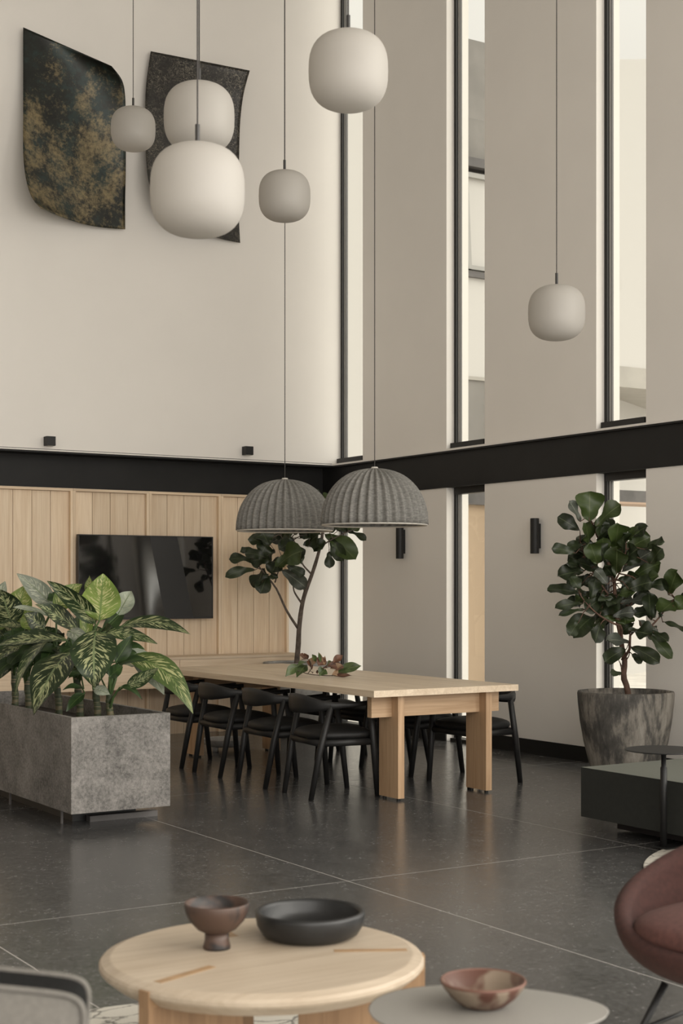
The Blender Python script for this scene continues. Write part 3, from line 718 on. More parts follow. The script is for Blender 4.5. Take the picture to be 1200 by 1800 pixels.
# ------------------------------------------------------------------ pleated felt dome pendants
def dome(loc, lab):
    R, H, NP = .374, .405, 36
    t = thing('dome_pendant', lab, 'pendant lamp', loc, 0, 'felt dome pendants')
    prof = [(0, H)]
    for i in range(1, 19):
        a = math.pi/2*i/18; prof.append((R*math.sin(a)**.94, H*math.cos(a)**.93 if i < 18 else 0))
    inner = [(max(0, r-.012), max(0, z-.012)) for r, z in prof[::-1]]; inner[-1] = (0, H-.012)
    no = len(prof)
    def pleat(th, r, z, i):
        am = .016*min(1, r/.17)**1.3
        if i >= no: am *= .5
        return r+am*math.cos(NP*th), z
    obj('shade', lathe(prof+inner, 320, fn=pleat), M['felt'], t, smooth=True)
    obj('rim', lathe([(R-.016, .0), (R+.008, 0), (R+.008, -.006), (R+.002, -.010), (R-.012, -.010), (R-.016, -.006)], 64, closed=True), M['felt_rim'], t, smooth=True)
    obj('cap', lathe([(0, H+.012), (.022, H+.010), (.028, H-.004), (0, H-.006)], 20), M['felt_rim'], t)
    obj('cord', tube([(0, 0, H+.01), (0, 0, ZC-loc[2])], .0032, 6), M['cord'], t)
    obj('bulb_holder', tube([(0, 0, H-.012), (0, 0, H-.12)], .022, 12), M['stem'], t)
    obj('bulb', lathe(globe_prof(.045, 2, 10, 1), 20, (0, 0, H-.155)), M['opal'], t, smooth=True)
dome((5.85, 8.83, 1.862), 'grey pleated felt dome lamp over the table, nearer and larger one')
dome((5.85, 10.12, 1.862), 'grey pleated felt dome lamp over the table, farther one before the panelling')

# ------------------------------------------------------------------ leaves
LEAFN = [0]
def leaf(parent, base, tip, width, mat, arch=(0, 0, 0), face=None, fold=.25, prof='oval', wave=.04, attach=None, pet=.004, pmat='reed', twist=0, bend=None, name='leaf'):
    base, tip = V(base), V(tip); ax = tip-base; L = ax.length; d = ax.normalized()
    nrm = V(face) if face is not None else (-FW*.75+UP*.65)
    nrm = nrm-d*nrm.dot(d)
    if nrm.length < .05: nrm = UP-d*UP.dot(d)
    nrm.normalize()
    if twist: nrm = Matrix.Rotation(twist, 3, d) @ nrm
    ctrl = (base+tip)/2+V(arch)*L
    n = 12; us = (-1, -.55, 0, .55, 1)
    bm = bmesh.new(); uvl = bm.loops.layers.uv.new('UVMap'); rows = []; ph = random.random()*6
    for i in range(n+1):
        s = i/n; p = base*(1-s)**2+ctrl*2*s*(1-s)+tip*s*s
        tg = ((ctrl-base)*(1-s)+(tip-ctrl)*s).normalized()
        nn = (nrm-tg*nrm.dot(tg)).normalized(); sd = tg.cross(nn)
        if prof == 'oval': h = math.sin(math.pi*min(1, s**.78))**.85 if 0 < s < 1 else 0
        elif prof == 'lance': h = math.sin(math.pi*s**.85)**1.1 if 0 < s < 1 else 0
        else: h = (s**.62)*(1-max(0, s)**4.5)**.6*(1-.22*math.exp(-((s-.33)/.13)**2)) if s < 1 else 0
        hw = max(width/2*h*1.06, width*.012)
        row = []
        for u in us:
            q = p+sd*(u*hw)+nn*(fold*abs(u)**1.3*hw)+nn*(wave*width*math.sin(ph+s*9+u*1.5)*abs(u))
            row.append(bm.verts.new(q))
        rows.append(row)
    for i in range(n):
        for k in range(4):
            f = bm.faces.new((rows[i][k], rows[i][k+1], rows[i+1][k+1], rows[i+1][k])); f.smooth = True
            for lp, (a, b) in zip(f.loops, ((us[k], i), (us[k+1], i), (us[k+1], i+1), (us[k], i+1))): lp[uvl].uv = (.5+.5*a, b/n)
    off = V((0, 0, 0)); p = parent
    while p: off += p.location; p = p.parent
    bmesh.ops.translate(bm, verts=bm.verts, vec=-off)
    me = bpy.data.meshes.new(name); bm.to_mesh(me); bm.free(); me.materials.append(M[mat])
    o = link(name, me, parent)
    if attach is not None:
        a = V(attach); mid = (a+base)/2+UP*.12*(base-a).length
        st = base-(ctrl-base).normalized()*.004
        obj('petiole', tube([a, mid.lerp(a, .3)+(base-a)*.05, mid, base, base+(ctrl-base)*.25], [pet*1.6, pet*1.3, pet, pet*.8, pet*.4], 6), M[pmat], o, smooth=True, world=True)
    return o

# ------------------------------------------------------------------ stone planter with dumb canes
PX0, PX1, PY0, PY1, PZ0, PZ1 = 3.24, 3.875, 8.09, 10.4, .088, .652
t = thing('stone_planter', 'long rectangular grey stone planter raised on thin steel supports', 'planter', (3.56, 9.2, 0))
bm = bmesh.new(); w_ = .028
for y0, y1 in ((PY0, PY0+w_), (PY1-w_, PY1)): obj('end_slab', box(PX0, PX1, y0, y1, PZ0, PZ1), M['granite'], t, bevel=.003, world=True)
obj('side_slab', box(PX0+.001, PX0+w_, PY0+w_, PY1-w_, PZ0, PZ1-.0005), M['granite'], t, bevel=.003, world=True)
obj('side_slab', box(PX1-w_, PX1-.001, PY0+w_, PY1-w_, PZ0, PZ1-.0005), M['granite'], t, bevel=.003, world=True)
obj('bottom', box(PX0+.03, PX1-.03, PY0+.03, PY1-.03, PZ0+.005, PZ0+.03), M['black_metal'], t, world=True)
obj('soil', box(PX0+w_, PX1-w_, PY0+w_, PY1-w_, .50, .545), M['soil'], t, world=True)
for y in (8.33, 9.23, 10.1):
    obj('support', box(PX0+.03, PX0+.042, y-.008, y+.008, 0, PZ0+.01), M['steel_grey'], t, world=True)
obj('base_bar', box(PX0+.2, PX1+.01, PY0+.20, PY0+.26, 0, .034), M['steel_grey'], t, bevel=.004, world=True)
obj('base_bar', box(PX0+.2, PX1+.01, 9.9, 9.96, 0, .034), M['steel_grey'], t, bevel=.004, world=True)
obj('base_tray', box(PX0+.12, PX1-.1, PY0+.28, 9.88, .0, .09), M['black_metal'], t, world=True)
def C5(x, y, d): return atd(x/3.3333, 980+y/3.3333, d)
canes = [(640, 905, 9.07, 640, 800), (565, 915, 9.17, 560, 700), (465, 915, 9.29, 450, 640), (340, 900, 9.46, 330, 640), (160, 870, 9.79, 160, 660), (80, 850, 10.0, 85, 600), (-60, 830, 10.2, -60, 600)]
cl = ['leafy dumb cane at the right end of the stone planter, low stem', 'dumb cane with large hanging variegated leaf, second from planter right end',
      'dumb cane with bright upright yellow green leaf, middle of the planter', 'dumb cane whose dark leaf hangs over the front of planter',
      'dumb cane with pale silvery upright leaf, left part of the planter', 'dumb cane at the left edge of the picture, thin stem', 'dumb cane cut off by the left picture edge, leaves only']
CANE = []
for (x, y, d, tx, ty), lab in zip(canes, cl):
    b = C5(x, y, d); b.z = .53; tp = C5(tx, ty, d)
    c = thing('dumb_cane', lab, 'plant', b, 0, 'dumb canes in the stone planter')
    pts = [b, b.lerp(tp, .33)+V((.01, 0, 0)), b.lerp(tp, .66), tp]
    n_ = 15; P = smooth_poly(pts, n_)
    obj('stem', tube(P, [.023+.003*(i % 3 == 0)-.004*i/n_ for i in range(n_+1)], 10), M['cane'] if 'cane' in M else M['reed'], c, smooth=True, world=True)
    CANE.append((c, tp))
# (cane, base x, y, tip x, y, width, depth base, depth tip, material, arch, face, profile) in close-up pixels
DL = [
 (2, 582, 372, 606, 96, 172, 9.10, 9.15, 'dief_light', (0, 0, 0), (-FW+UP*.15), .10),
 (2, 690, 335, 770, 196, 92, 9.25, 9.30, 'dief_pale', (.05, 0, .1), (-FW+UP*.4), .2),
 (1, 560, 435, 556, 765, 200, 8.95, 8.72, 'dief_dark', tuple(-FW*.28+UP*.16), (-FW*.9+UP*.45), .12),
 (3, 412, 560, 196, 925, 176, 9.15, 8.82, 'dief_dark', tuple(-FW*.1+UP*.25), (-FW*.8+UP*.6-RT*.2), .15),
 (3, 312, 478, 88, 805, 76, 9.3, 9.0, 'dief_dark', tuple(UP*.22-RT*.12), (-FW*.7+UP*.5-RT*.5), .25),
 (2, 560, 390, 276, 138, 92, 9.15, 8.95, 'dief_dark', tuple(UP*.06+RT*.12), (-FW*.8-UP*.3), .3),
 (3, 330, 318, 482, 156, 92, 9.45, 9.5, 'dief_light', tuple(UP*.1-RT*.1), (-FW*.9+UP*.2), .3),
 (4, 312, 290, 98, 94, 88, 9.65, 9.6, 'dief_pale', tuple(RT*.1), (-FW*.9+UP*.3), .25),
 (3, 462, 425, 206, 275, 92, 9.25, 9.0, 'dief_dark', tuple(UP*.05), (-FW*.8+UP*.5), .3),
 (5, 80, 390, 150, 160, 122, 9.9, 9.9, 'dief_light', (0, 0, 0), (-FW+UP*.2), .25),
 (5, 70, 395, 6, 188, 132, 9.85, 9.75, 'dief_dark', (0, 0, 0), (-FW+RT*.4), .2),
 (4, 290, 345, 76, 292, 50, 9.6, 9.4, 'dief_pale', tuple(UP*.1), (-FW*.6+UP*.7), .2),
 (3, 392, 486, -30, 525, 92, 9.2, 9.1, 'dief_dark', tuple(UP*.14), (-FW*.6+UP*.8), .25),
 (4, 140, 402, -50, 412, 62, 9.7, 9.6, 'dief_dark', tuple(UP*.1), (-FW*.6+UP*.8), .25),
 (4, 190, 505, -30, 610, 84, 9.6, 9.3, 'dief_dark', tuple(UP*.15), (-FW*.7+UP*.7), .25),
 (2, 708, 405, 1116, 452, 66, 9.2, 9.0, 'dief_dark', tuple(UP*.20), (-FW*.85+UP*.45), .2),
 (2, 592, 440, 922, 506, 64, 9.2, 9.15, 'dief_dark', tuple(UP*.12), (-FW*.8+UP*.5), .25),
 (1, 676, 612, 775, 456, 70, 8.95, 8.95, 'dief_plain', (0, 0, 0), (-FW+RT*.3), .3),
 (2, 398, 432, 520, 540, 72, 9.0, 8.85, 'dief_pale', tuple(UP*.2), (-FW*.6+UP*.6), .15),
 (0, 672, 640, 872, 604, 44, 9.0, 8.95, 'dief_plain', tuple(UP*.2), (-FW*.7+UP*.6), .3),
 (0, 765, 535, 962, 805, 92, 9.15, 9.1, 'dief_pale', tuple(UP*.1+RT*.05), (-FW*.9+RT*.3), .15),
 (0, 735, 590, 1130, 915, 122, 9.1, 8.95, 'dief_mid', tuple(UP*.30+RT*.12), (-FW*.8+UP*.5+RT*.3), .12),
 (0, 738, 752, 930, 646, 62, 8.95, 8.9, 'dief_dark', tuple(-UP*.1), (-FW*.9+UP*.2), .3),
 (0, 640, 700, 720, 640, 66, 8.95, 8.95, 'dief_plain', tuple(UP*.1), (-FW*.8+UP*.5), .2),
 (0, 700, 762, 832, 832, 34, 8.95, 8.9, 'dief_plain', tuple(UP*.35), (-FW*.6+UP*.8), .2),
 (1, 545, 770, 645, 805, 52, 8.9, 8.85, 'dief_pale', tuple(UP*.1), (-FW*.8+UP*.5), .2),
 (2, 490, 768, 368, 776, 40, 9.1, 9.0, 'dief_plain', tuple(UP*.2), (-FW*.6+UP*.8), .25),
 (2, 496, 795, 388, 902, 52, 9.1, 9.0, 'dief_plain', tuple(UP*.12), (-FW*.8+UP*.5), .25),
 (2, 505, 668, 396, 712, 42, 9.1, 9.0, 'dief_plain', tuple(UP*.2), (-FW*.6+UP*.8), .2),
 (2, 498, 480, 492, 212, 62, 9.3, 9.35, 'dief_light', tuple(RT*.05), (-FW+RT*.5), .35),
 (2, 532, 240, 524, 104, 48, 9.4, 9.4, 'dief_light', (0, 0, 0), (-FW-RT*.4), .3),
 (4, 200, 425, 160, 300, 92, 9.65, 9.65, 'dief_light', (0, 0, 0), (-FW+UP*.2), .25),
 (3, 330, 255, 300, 200, 60, 9.6, 9.65, 'dief_plain', (0, 0, 0), (-FW+UP*.4), .2),
 (1, 600, 440, 735, 300, 60, 9.35, 9.4, 'dief_plain', tuple(RT*.06), (-FW+UP*.3), .2),
 (3, 260, 420, 140, 330, 80, 9.5, 9.45, 'dief_dark', tuple(UP*.08), (-FW*.8+UP*.5), .25),
 (5, 60, 620, -40, 740, 60, 9.8, 9.6, 'dief_dark', tuple(UP*.15), (-FW*.8+UP*.5), .25),
 (5, 10, 560, 130, 470, 80, 9.9, 9.8, 'dief_plain', tuple(UP*.1), (-FW*.8+UP*.5), .25),
 (5, 90, 610, 10, 640, 60, 9.8, 9.65, 'dief_plain', tuple(UP*.2), (-FW*.7+UP*.7), .2),
 (3, 330, 520, 250, 640, 70, 9.35, 9.2, 'dief_plain', tuple(UP*.2), (-FW*.8+UP*.5), .2),
 (3, 250, 560, 330, 420, 90, 9.5, 9.5, 'dief_plain', (0, 0, 0), (-FW+RT*.3), .2),
 (4, 150, 620, 240, 520, 70, 9.7, 9.6, 'dief_plain', tuple(UP*.1), (-FW+UP*.5), .2),
 (2, 420, 600, 380, 680, 60, 9.2, 9.1, 'dief_plain', tuple(UP*.2), (-FW*.7+UP*.6), .2),
 (2, 470, 560, 420, 420, 90, 9.35, 9.35, 'dief_plain', (0, 0, 0), (-FW+UP*.3), .2),
 (1, 600, 560, 560, 440, 80, 9.2, 9.2, 'dief_plain', (0, 0, 0), (-FW+UP*.3), .2),
 (0, 690, 590, 800, 560, 60, 9.1, 9.1, 'dief_plain', tuple(UP*.2), (-FW*.7+UP*.6), .2),
 (1, 690, 560, 850, 540, 60, 9.2, 9.2, 'dief_plain', tuple(UP*.25), (-FW*.7+UP*.6), .2),
 (6, -40, 420, 40, 230, 110, 10.1, 10.0, 'dief_light', (0, 0, 0), (-FW+UP*.3), .2),
 (6, -60, 380, 30, 140, 90, 10.2, 10.2, 'dief_pale', (0, 0, 0), (-FW+UP*.3), .2),
]
rd = random.Random(5)
for k in range(44):      # inner foliage between the leaves that stand out
    c = rd.choice((0, 1, 2, 2, 3, 3, 4, 4, 5, 5, 6)); x0, y0, dd = canes[c][3], canes[c][4]-70, canes[c][2]
    ang = rd.uniform(.15, 3.0); ln = rd.uniform(130, 230); bx, by = x0+math.cos(ang)*60, y0-math.sin(ang)*rd.uniform(30, 160)
    DL.append((c, bx, by, bx+math.cos(ang)*ln, by-math.sin(ang)*ln*.6+rd.uniform(0, 90), rd.uniform(62, 95), dd+.1, dd+rd.uniform(-.15, .25), rd.choice(('dief_plain', 'dief_dark', 'dief_dark', 'dief_plain')), tuple(UP*rd.uniform(.08, .25)), -FW*.7+UP*rd.uniform(.3, .9), .22))
for k in range(30):      # drooping lower leaves that hide the canes
    c = rd.choice((2, 3, 3, 4, 4, 5, 5, 6)); x0, y0, dd = canes[c][3], canes[c][4]-40, canes[c][2]
    ang = rd.uniform(.1, 3.04); ln = rd.uniform(110, 190); bx, by = x0+math.cos(ang)*50, y0-rd.uniform(0, 70)
    DL.append((c, bx, by, bx+math.cos(ang)*ln, by+rd.uniform(20, 150), rd.uniform(55, 85), dd-.05, dd-rd.uniform(.0, .3), rd.choice(('dief_plain', 'dief_dark', 'dief_plain')), tuple(UP*rd.uniform(.2, .4)), -FW*.8+UP*rd.uniform(.3, .7), .2))
for (c, bx, by, tx, ty, wd, d0, d1, mt, ar, fc, fo) in DL:
    root, top = CANE[c]
    b, tp = C5(bx, by, d0), C5(tx, ty, d1)
    at = top+V((random.uniform(-.01, .01), random.uniform(-.01, .01), -random.uniform(.0, .12)))
    leaf(root, b, tp, 1.3*wd/3.333/FPX*(d0+d1)/2, mt, ar, fc, fo, 'oval' if wd > 55 else 'lance', .055, attach=at, pet=.006)

# ------------------------------------------------------------------ right fig tree in concrete pot
PC = V((7.40, 7.89, 0)); t = thing('concrete_pot', 'large tapered weathered concrete pot on the floor beside the right wall', 'pot', PC)
op = [(0, 0), (.20, 0), (.222, .02), (.262, .14), (.302, .30), (.328, .45), (.342, .58), (.346, .645), (.342, .66), (.322, .662), (.316, .65), (.312, .58), (.31, .56)]
obj('vessel', lathe(op+[(0, .56)], 64), M['pot'], t, smooth=True)
obj('soil', lathe([(0, .585), (.314, .58), (.314, .57), (0, .57)], 40), M['soil'], t)
FT = thing('fig_tree', 'full fiddle leaf fig tree growing in the large concrete pot', 'tree', PC+V((0, 0, .58)))
D0 = PC.dot(FW)
def C8(x, y, d=0): return atd(900+x/3.6, 860+y/3.6, D0+d)
TRK = [C8(745, 1310, .0), C8(722, 1240, -.02), C8(704, 1185, -.02), C8(712, 1090), C8(694, 1000), C8(682, 900), C8(664, 820), C8(650, 700), C8(640, 560, .05), C8(580, 400), C8(520, 250), C8(490, 190)]
TRK[0].z = .57
tp_ = smooth_poly(TRK, 30)
obj('trunk', tube(tp_, [.023-.015*i/30+.0015*(i % 4 == 0) for i in range(31)], 9), M['bark_red'], FT, smooth=True, world=True)
BR = [([(694, 1080), (740, 1020), (745, 950), (760, 900), (860, 880), (930, 810), (960, 770), (1030, 690)], .009, -.1), ([(690, 960), (690, 870), (640, 850), (540, 790), (450, 700), (420, 640)], .008, -.12),
      ([(670, 850), (730, 760), (800, 650), (860, 480)], .008, .1), ([(650, 720), (560, 600), (470, 450), (430, 330)], .007, .05), ([(640, 600), (700, 480), (720, 380)], .007, -.08), ([(700, 1100), (735, 1060), (745, 1010)], .005, -.05), ([(692, 1120), (668, 1070)], .004, -.05)]
BP = list(tp_[10:])
for pts, r, dz in BR:
    P = smooth_poly([C8(x, y, dz*min(1, i/2)) for i, (x, y) in enumerate(pts)], 12); BP += P
    obj('branch', tube(P, [r*(1.2-.7*i/12) for i in range(13)], 7), M['bark_red'], FT, smooth=True, world=True)
FL = [(487, 205, 490, 48, 146, 1), (430, 205, 372, 98, 50, 2), (530, 235, 660, 122, 88, 1), (428, 262, 313, 190, 82, 0), (490, 352, 468, 238, 102, 1), (560, 352, 562, 246, 96, 0), (652, 385, 668, 246, 120, 1), (720, 312, 832, 250, 66, 0),
 (402, 405, 278, 378, 62, 0), (842, 382, 938, 336, 62, 0), (700, 405, 842, 322, 96, 1), (872, 472, 932, 392, 96, 0), (540, 474, 500, 366, 94, 1), (450, 350, 368, 366, 52, 0), (660, 538, 662, 402, 112, 1), (690, 524, 848, 418, 76, 2),
 (452, 520, 318, 545, 82, 0), (594, 540, 438, 476, 64, 0), (432, 492, 362, 470, 54, 0), (760, 562, 908, 486, 96, 1), (602, 604, 538, 528, 62, 2), (842, 612, 958, 612, 62, 0), (800, 584, 902, 560, 56, 1), (430, 640, 380, 570, 76, 0),
 (436, 664, 260, 640, 76, 0), (740, 634, 856, 596, 96, 0), (500, 706, 522, 588, 66, 0), (447, 725, 303, 748, 54, 0), (457, 762, 323, 794, 34, 0), (660, 674, 760, 650, 66, 1), (540, 800, 652, 722, 106, 0), (520, 800, 408, 908, 136, 0),
 (560, 850, 530, 950, 76, 0), (420, 840, 372, 912, 60, 0), (690, 724, 838, 704, 66, 2), (638, 804, 750, 786, 62, 2), (760, 794, 886, 776, 96, 0), (874, 826, 866, 686, 76, 0), (800, 830, 888, 926, 66, 2), (735, 895, 856, 918, 116, 0), (742, 972, 624, 960, 66, 2),
 (722, 1012, 610, 1078, 86, 0), (750, 996, 900, 1080, 76, 0), (756, 1042, 808, 1090, 44, 0), (860, 920, 984, 1044, 64, 1), (884, 900, 966, 952, 52, 0), (692, 1170, 632, 1162, 36, 0), (990, 670, 1034, 545, 96, 1), (1050, 690, 955, 765, 110, 1), (1034, 764, 1090, 712, 96, 1),
 (1040, 690, 1095, 676, 32, 0), (950, 838, 1068, 886, 48, 0), (985, 660, 964, 580, 34, 0), (900, 868, 915, 885, 24, 0), (930, 810, 940, 790, 26, 0),
 (600, 480, 640, 400, 90, 0), (560, 560, 470, 600, 80, 0), (620, 660, 540, 640, 90, 0), (700, 600, 780, 560, 80, 0), (560, 700, 480, 760, 80, 0), (620, 780, 560, 840, 80, 0), (720, 480, 780, 420, 80, 0), (600, 420, 540, 400, 80, 0), (760, 700, 850, 660, 70, 0), (640, 560, 590, 500, 90, 0), (470, 560, 400, 600, 60, 0), (700, 760, 640, 700, 80, 0), (770, 850, 700, 900, 70, 0)]
rnd = random.Random(3)
for k in range(46):      # inner leaves of the crown
    a_, q_ = rnd.uniform(0, 6.28), rnd.uniform(.1, .95)**.5
    cx_, cy_ = 610+q_*245*math.cos(a_), 560+q_*330*math.sin(a_)
    l_ = rnd.uniform(75, 120); b2 = a_+rnd.uniform(-.7, .7)
    FL.append((cx_-l_*.5*math.cos(b2), cy_-l_*.3*math.sin(b2)+15, cx_+l_*.5*math.cos(b2), cy_+l_*.4*math.sin(b2)-15, rnd.uniform(66, 100), 1 if rnd.random() < .2 else 0))
for i, (bx, by, tx, ty, wd, k) in enumerate(FL):
    dz = rnd.uniform(-.2, .06) if i < 55 else rnd.uniform(-.08, .22)
    b, tp = C8(bx, by, dz), C8(tx, ty, dz+rnd.uniform(-.1, .04))
    at = min(BP, key=lambda q: (q-b).length)
    fc = -FW*rnd.uniform(.6, 1)+UP*rnd.uniform(.1, .7)+RT*rnd.uniform(-.5, .5)
    sgn = (tp-b).z
    tp = tp+(tp-b)*.22; leaf(FT, b, tp, 1.75*wd/3.6/FPX*D0, ('fig', 'fig_light', 'fig_under')[k], tuple(UP*rnd.uniform(.02, .14)), fc, rnd.uniform(.12, .34), 'fiddle', .11, attach=at, pet=.0035, pmat='bark_red')

# ------------------------------------------------------------------ back fig tree
BC = V((7.075, 12.02, 0)); D1 = BC.dot(FW)
t = thing('round_pot', 'pale grey round pot behind the far end of the oak table', 'pot', BC)
obj('vessel', lathe([(0, 0), (.24, 0), (.26, .02), (.30, .3), (.318, .62), (.32, .69), (.315, .70), (.262, .70), (.256, .692), (.254, .62), (0, .62)], 56), M['pot_pale'], t, smooth=True)
obj('soil', lathe([(0, .688), (.256, .684), (.256, .63), (0, .63)], 32), M['pebbles'], t)
obj('soil_bed', lathe([(0, .63), (.25, .63), (.25, .625), (0, .625)], 32), M['soil'], t)
BT = thing('fig_tree', 'slender fiddle leaf fig tree with forked bare stems behind the table', 'tree', BC+V((0, 0, .64)))
def C6(x, y, d=0): return atd(380+x/3, 800+y/3, D1+d)
T0 = [C6(420, 1105), C6(432, 1000), C6(436, 915), C6(450, 800), C6(470, 720), C6(500, 640), C6(532, 540), C6(556, 440), C6(565, 330), C6(560, 230)]
T0[0].z = .63
P0 = smooth_poly(T0, 26)
obj('trunk', tube(P0, [.027-.017*i/26+.0015*(i % 4 == 0) for i in range(27)], 9), M['bark'], BT, smooth=True, world=True)
BP = list(P0[12:])
for pts, r in (([(432, 915), (372, 822), (320, 710), (276, 650), (215, 575)], .012), ([(455, 788), (412, 722), (405, 676)], .010), ([(502, 628), (452, 570), (428, 490), (400, 430)], .008), ([(310, 670), (325, 620), (350, 560)], .007), ([(555, 480), (600, 450), (680, 410), (740, 390)], .007), ([(470, 725), (450, 695), (420, 690)], .005), ([(592, 460), (596, 505)], .004), ([(400, 440), (330, 420), (250, 470)], .007)):
    P = smooth_poly([C6(x, y, -.08*min(1, i)) for i, (x, y) in enumerate(pts)], 10); BP += P
    obj('branch', tube(P, [r*(1.15-.6*i/10) for i in range(11)], 7), M['bark'], BT, smooth=True, world=True)
BL = [(205, 606, 74, 638, 44, 0), (205, 562, 90, 552, 50, 0), (215, 525, 142, 508, 50, 0), (250, 600, 222, 684, 86, 0), (275, 630, 240, 714, 66, 0), (290, 560, 200, 560, 70, 0), (320, 590, 430, 520, 96, 1), (345, 606, 452, 684, 64, 2), (370, 584, 448, 626, 44, 0), (310, 505, 245, 555, 70, 0), (250, 475, 186, 440, 66, 0), (290, 465, 345, 436, 66, 2),
 (330, 500, 395, 460, 80, 0), (400, 470, 440, 540, 66, 0), (470, 480, 530, 430, 90, 0), (500, 470, 552, 490, 70, 0), (572, 418, 706, 530, 88, 1), (600, 440, 655, 540, 62, 0), (594, 508, 596, 582, 42, 0), (640, 400, 690, 370, 60, 0), (690, 400, 774, 442, 34, 0), (680, 396, 748, 380, 44, 1), (440, 440, 490, 400, 70, 0), (390, 430, 330, 400, 80, 0), (300, 620, 300, 650, 40, 0), (330, 540, 300, 610, 70, 0), (360, 500, 430, 560, 80, 1), (260, 540, 170, 520, 60, 0),
 (540, 380, 500, 330, 80, 0), (560, 340, 630, 300, 80, 0), (560, 280, 600, 232, 70, 1), (560, 250, 500, 220, 70, 0), (480, 420, 440, 360, 80, 0), (590, 400, 660, 360, 80, 0), (420, 420, 400, 340, 80, 0), (520, 450, 470, 400, 90, 0), (280, 480, 250, 420, 80, 0), (600, 300, 660, 330, 70, 0), (350, 440, 390, 390, 80, 0), (230, 540, 260, 480, 70, 0)]
for i, (bx, by, tx, ty, wd, k) in enumerate(BL):
    dz = rnd.uniform(-.2, .1)
    b, tp = C6(bx, by, dz), C6(tx, ty, dz+rnd.uniform(-.12, .05))
    at = min(BP, key=lambda q: (q-b).length)
    fc = -FW*rnd.uniform(.6, 1)+UP*rnd.uniform(.1, .8)+RT*rnd.uniform(-.4, .4)
    tp = tp+(tp-b)*.2; leaf(BT, b, tp, 1.75*wd/3/FPX*D1, ('fig', 'fig_light', 'fig_under')[k], tuple(UP*rnd.uniform(.04, .18)), fc, rnd.uniform(.12, .34), 'fiddle', .11, attach=at, pet=.0035, pmat='bark')

# ------------------------------------------------------------------ low stand under the table end
t = thing('plant_stand', 'low grey round stand on stub feet, on the floor under the table end', 'stand', (5.93, 11.27, 0))
obj('dish', lathe([(0, .04), (.15, .04), (.19, .06), (.20, .098), (.196, .105), (.185, .10), (.17, .075), (0, .07)], 40), M['pot_pale'], t, smooth=True)
for k in range(4):
    a_ = math.pi/4+k*math.pi/2-.5; obj('foot', lathe([(0, 0), (.022, 0), (.032, .045), (0, .045)], 12, (.13*math.cos(a_), .13*math.sin(a_), 0)), M['pot_pale'], t, smooth=True)

# ------------------------------------------------------------------ dried branch on the table
DB = thing('dried_branch', 'dried leafy branch with green and brown leaves lying on the table', 'branch', (5.67, 9.3, TZ))
def C7(x, y, d): return atd(440+x/6, 1120+y/6, d)
DD = 10.95
tw = [C7(490, 350, DD), C7(600, 385, DD), C7(700, 400, DD-.02), C7(860, 405, DD-.04), C7(960, 380, DD)]
for p in tw: p.z = max(p.z, TZ+.012)
obj('twig', tube(smooth_poly(tw, 14), .004, 6), M['bark'], DB, smooth=True, world=True)
tw2 = [C7(600, 390, DD), C7(640, 330, DD), C7(620, 240, DD), C7(540, 235, DD)]
obj('twig', tube(smooth_poly(tw2, 10), .0035, 6), M['bark'], DB, smooth=True, world=True)
for (bx, by, tx, ty, wd, mt) in [(500, 300, 386, 402, 72, 'mag_green'), (590, 290, 500, 415, 92, 'mag_green'), (580, 255, 510, 300, 50, 'mag_green'), (600, 240, 570, 178, 46, 'dried'), (570, 210, 520, 195, 40, 'dried'), (640, 300, 660, 220, 60, 'dried_tan'), (650, 340, 600, 260, 60, 'dried'), (690, 260, 655, 190, 36, 'mag_green'), (720, 300, 770, 225, 80, 'dried'), (740, 270, 720, 172, 24, 'mag_green'), (770, 270, 725, 172, 18, 'dried_tan'), (780, 300, 785, 210, 24, 'dried_tan'),
     (790, 340, 735, 400, 80, 'mag_green'), (720, 340, 800, 330, 60, 'dried'), (810, 310, 985, 330, 74, 'dried'), (840, 330, 960, 300, 44, 'dried_tan'), (870, 270, 965, 200, 56, 'dried'), (800, 300, 850, 262, 40, 'mag_green'), (930, 355, 1140, 310, 86, 'mag_green'), (900, 380, 1060, 365, 50, 'mag_green'), (860, 400, 980, 380, 50, 'dried_tan'), (880, 415, 1050, 420, 40, 'dried'), (620, 350, 650, 380, 36, 'dried'), (700, 345, 705, 385, 24, 'dried'), (950, 330, 1000, 335, 50, 'dried')]:
    b, tp = C7(bx, by, DD+rnd.uniform(-.06, .06)), C7(tx, ty, DD+rnd.uniform(-.08, .06))
    b.z = max(b.z, TZ+.012); tp.z = max(tp.z, TZ+.014)
    tp = tp+(tp-b)*.15; leaf(DB, b, tp, 1.4*wd/6/FPX*DD, mt, tuple(UP*rnd.uniform(.02, .15)), -FW*.8+UP*rnd.uniform(.3, .9)+RT*rnd.uniform(-.4, .4), rnd.uniform(.2, .45), 'lance', .08)

# ------------------------------------------------------------------ lounge corner
def rug(c, r, lab, sq=1.0):
    o = obj('rug', lathe([(0, 0), (r-.004, 0), (r, .004), (r, .009), (r-.004, .012), (0, .012)], 120, fn=lambda th, rr, z, i: (rr*(1+.006*math.sin(5*th)), z)), M['rug'])
    o.location = c; tag(o, lab, 'rug', 'round patterned rugs'); return o
rug((1.85, 3.2, 0), 1.38, 'cream patterned round rug under the round coffee table')
rug((6.05, 4.72, 0), 1.10, 'cream patterned round rug partly behind the rust armchair')
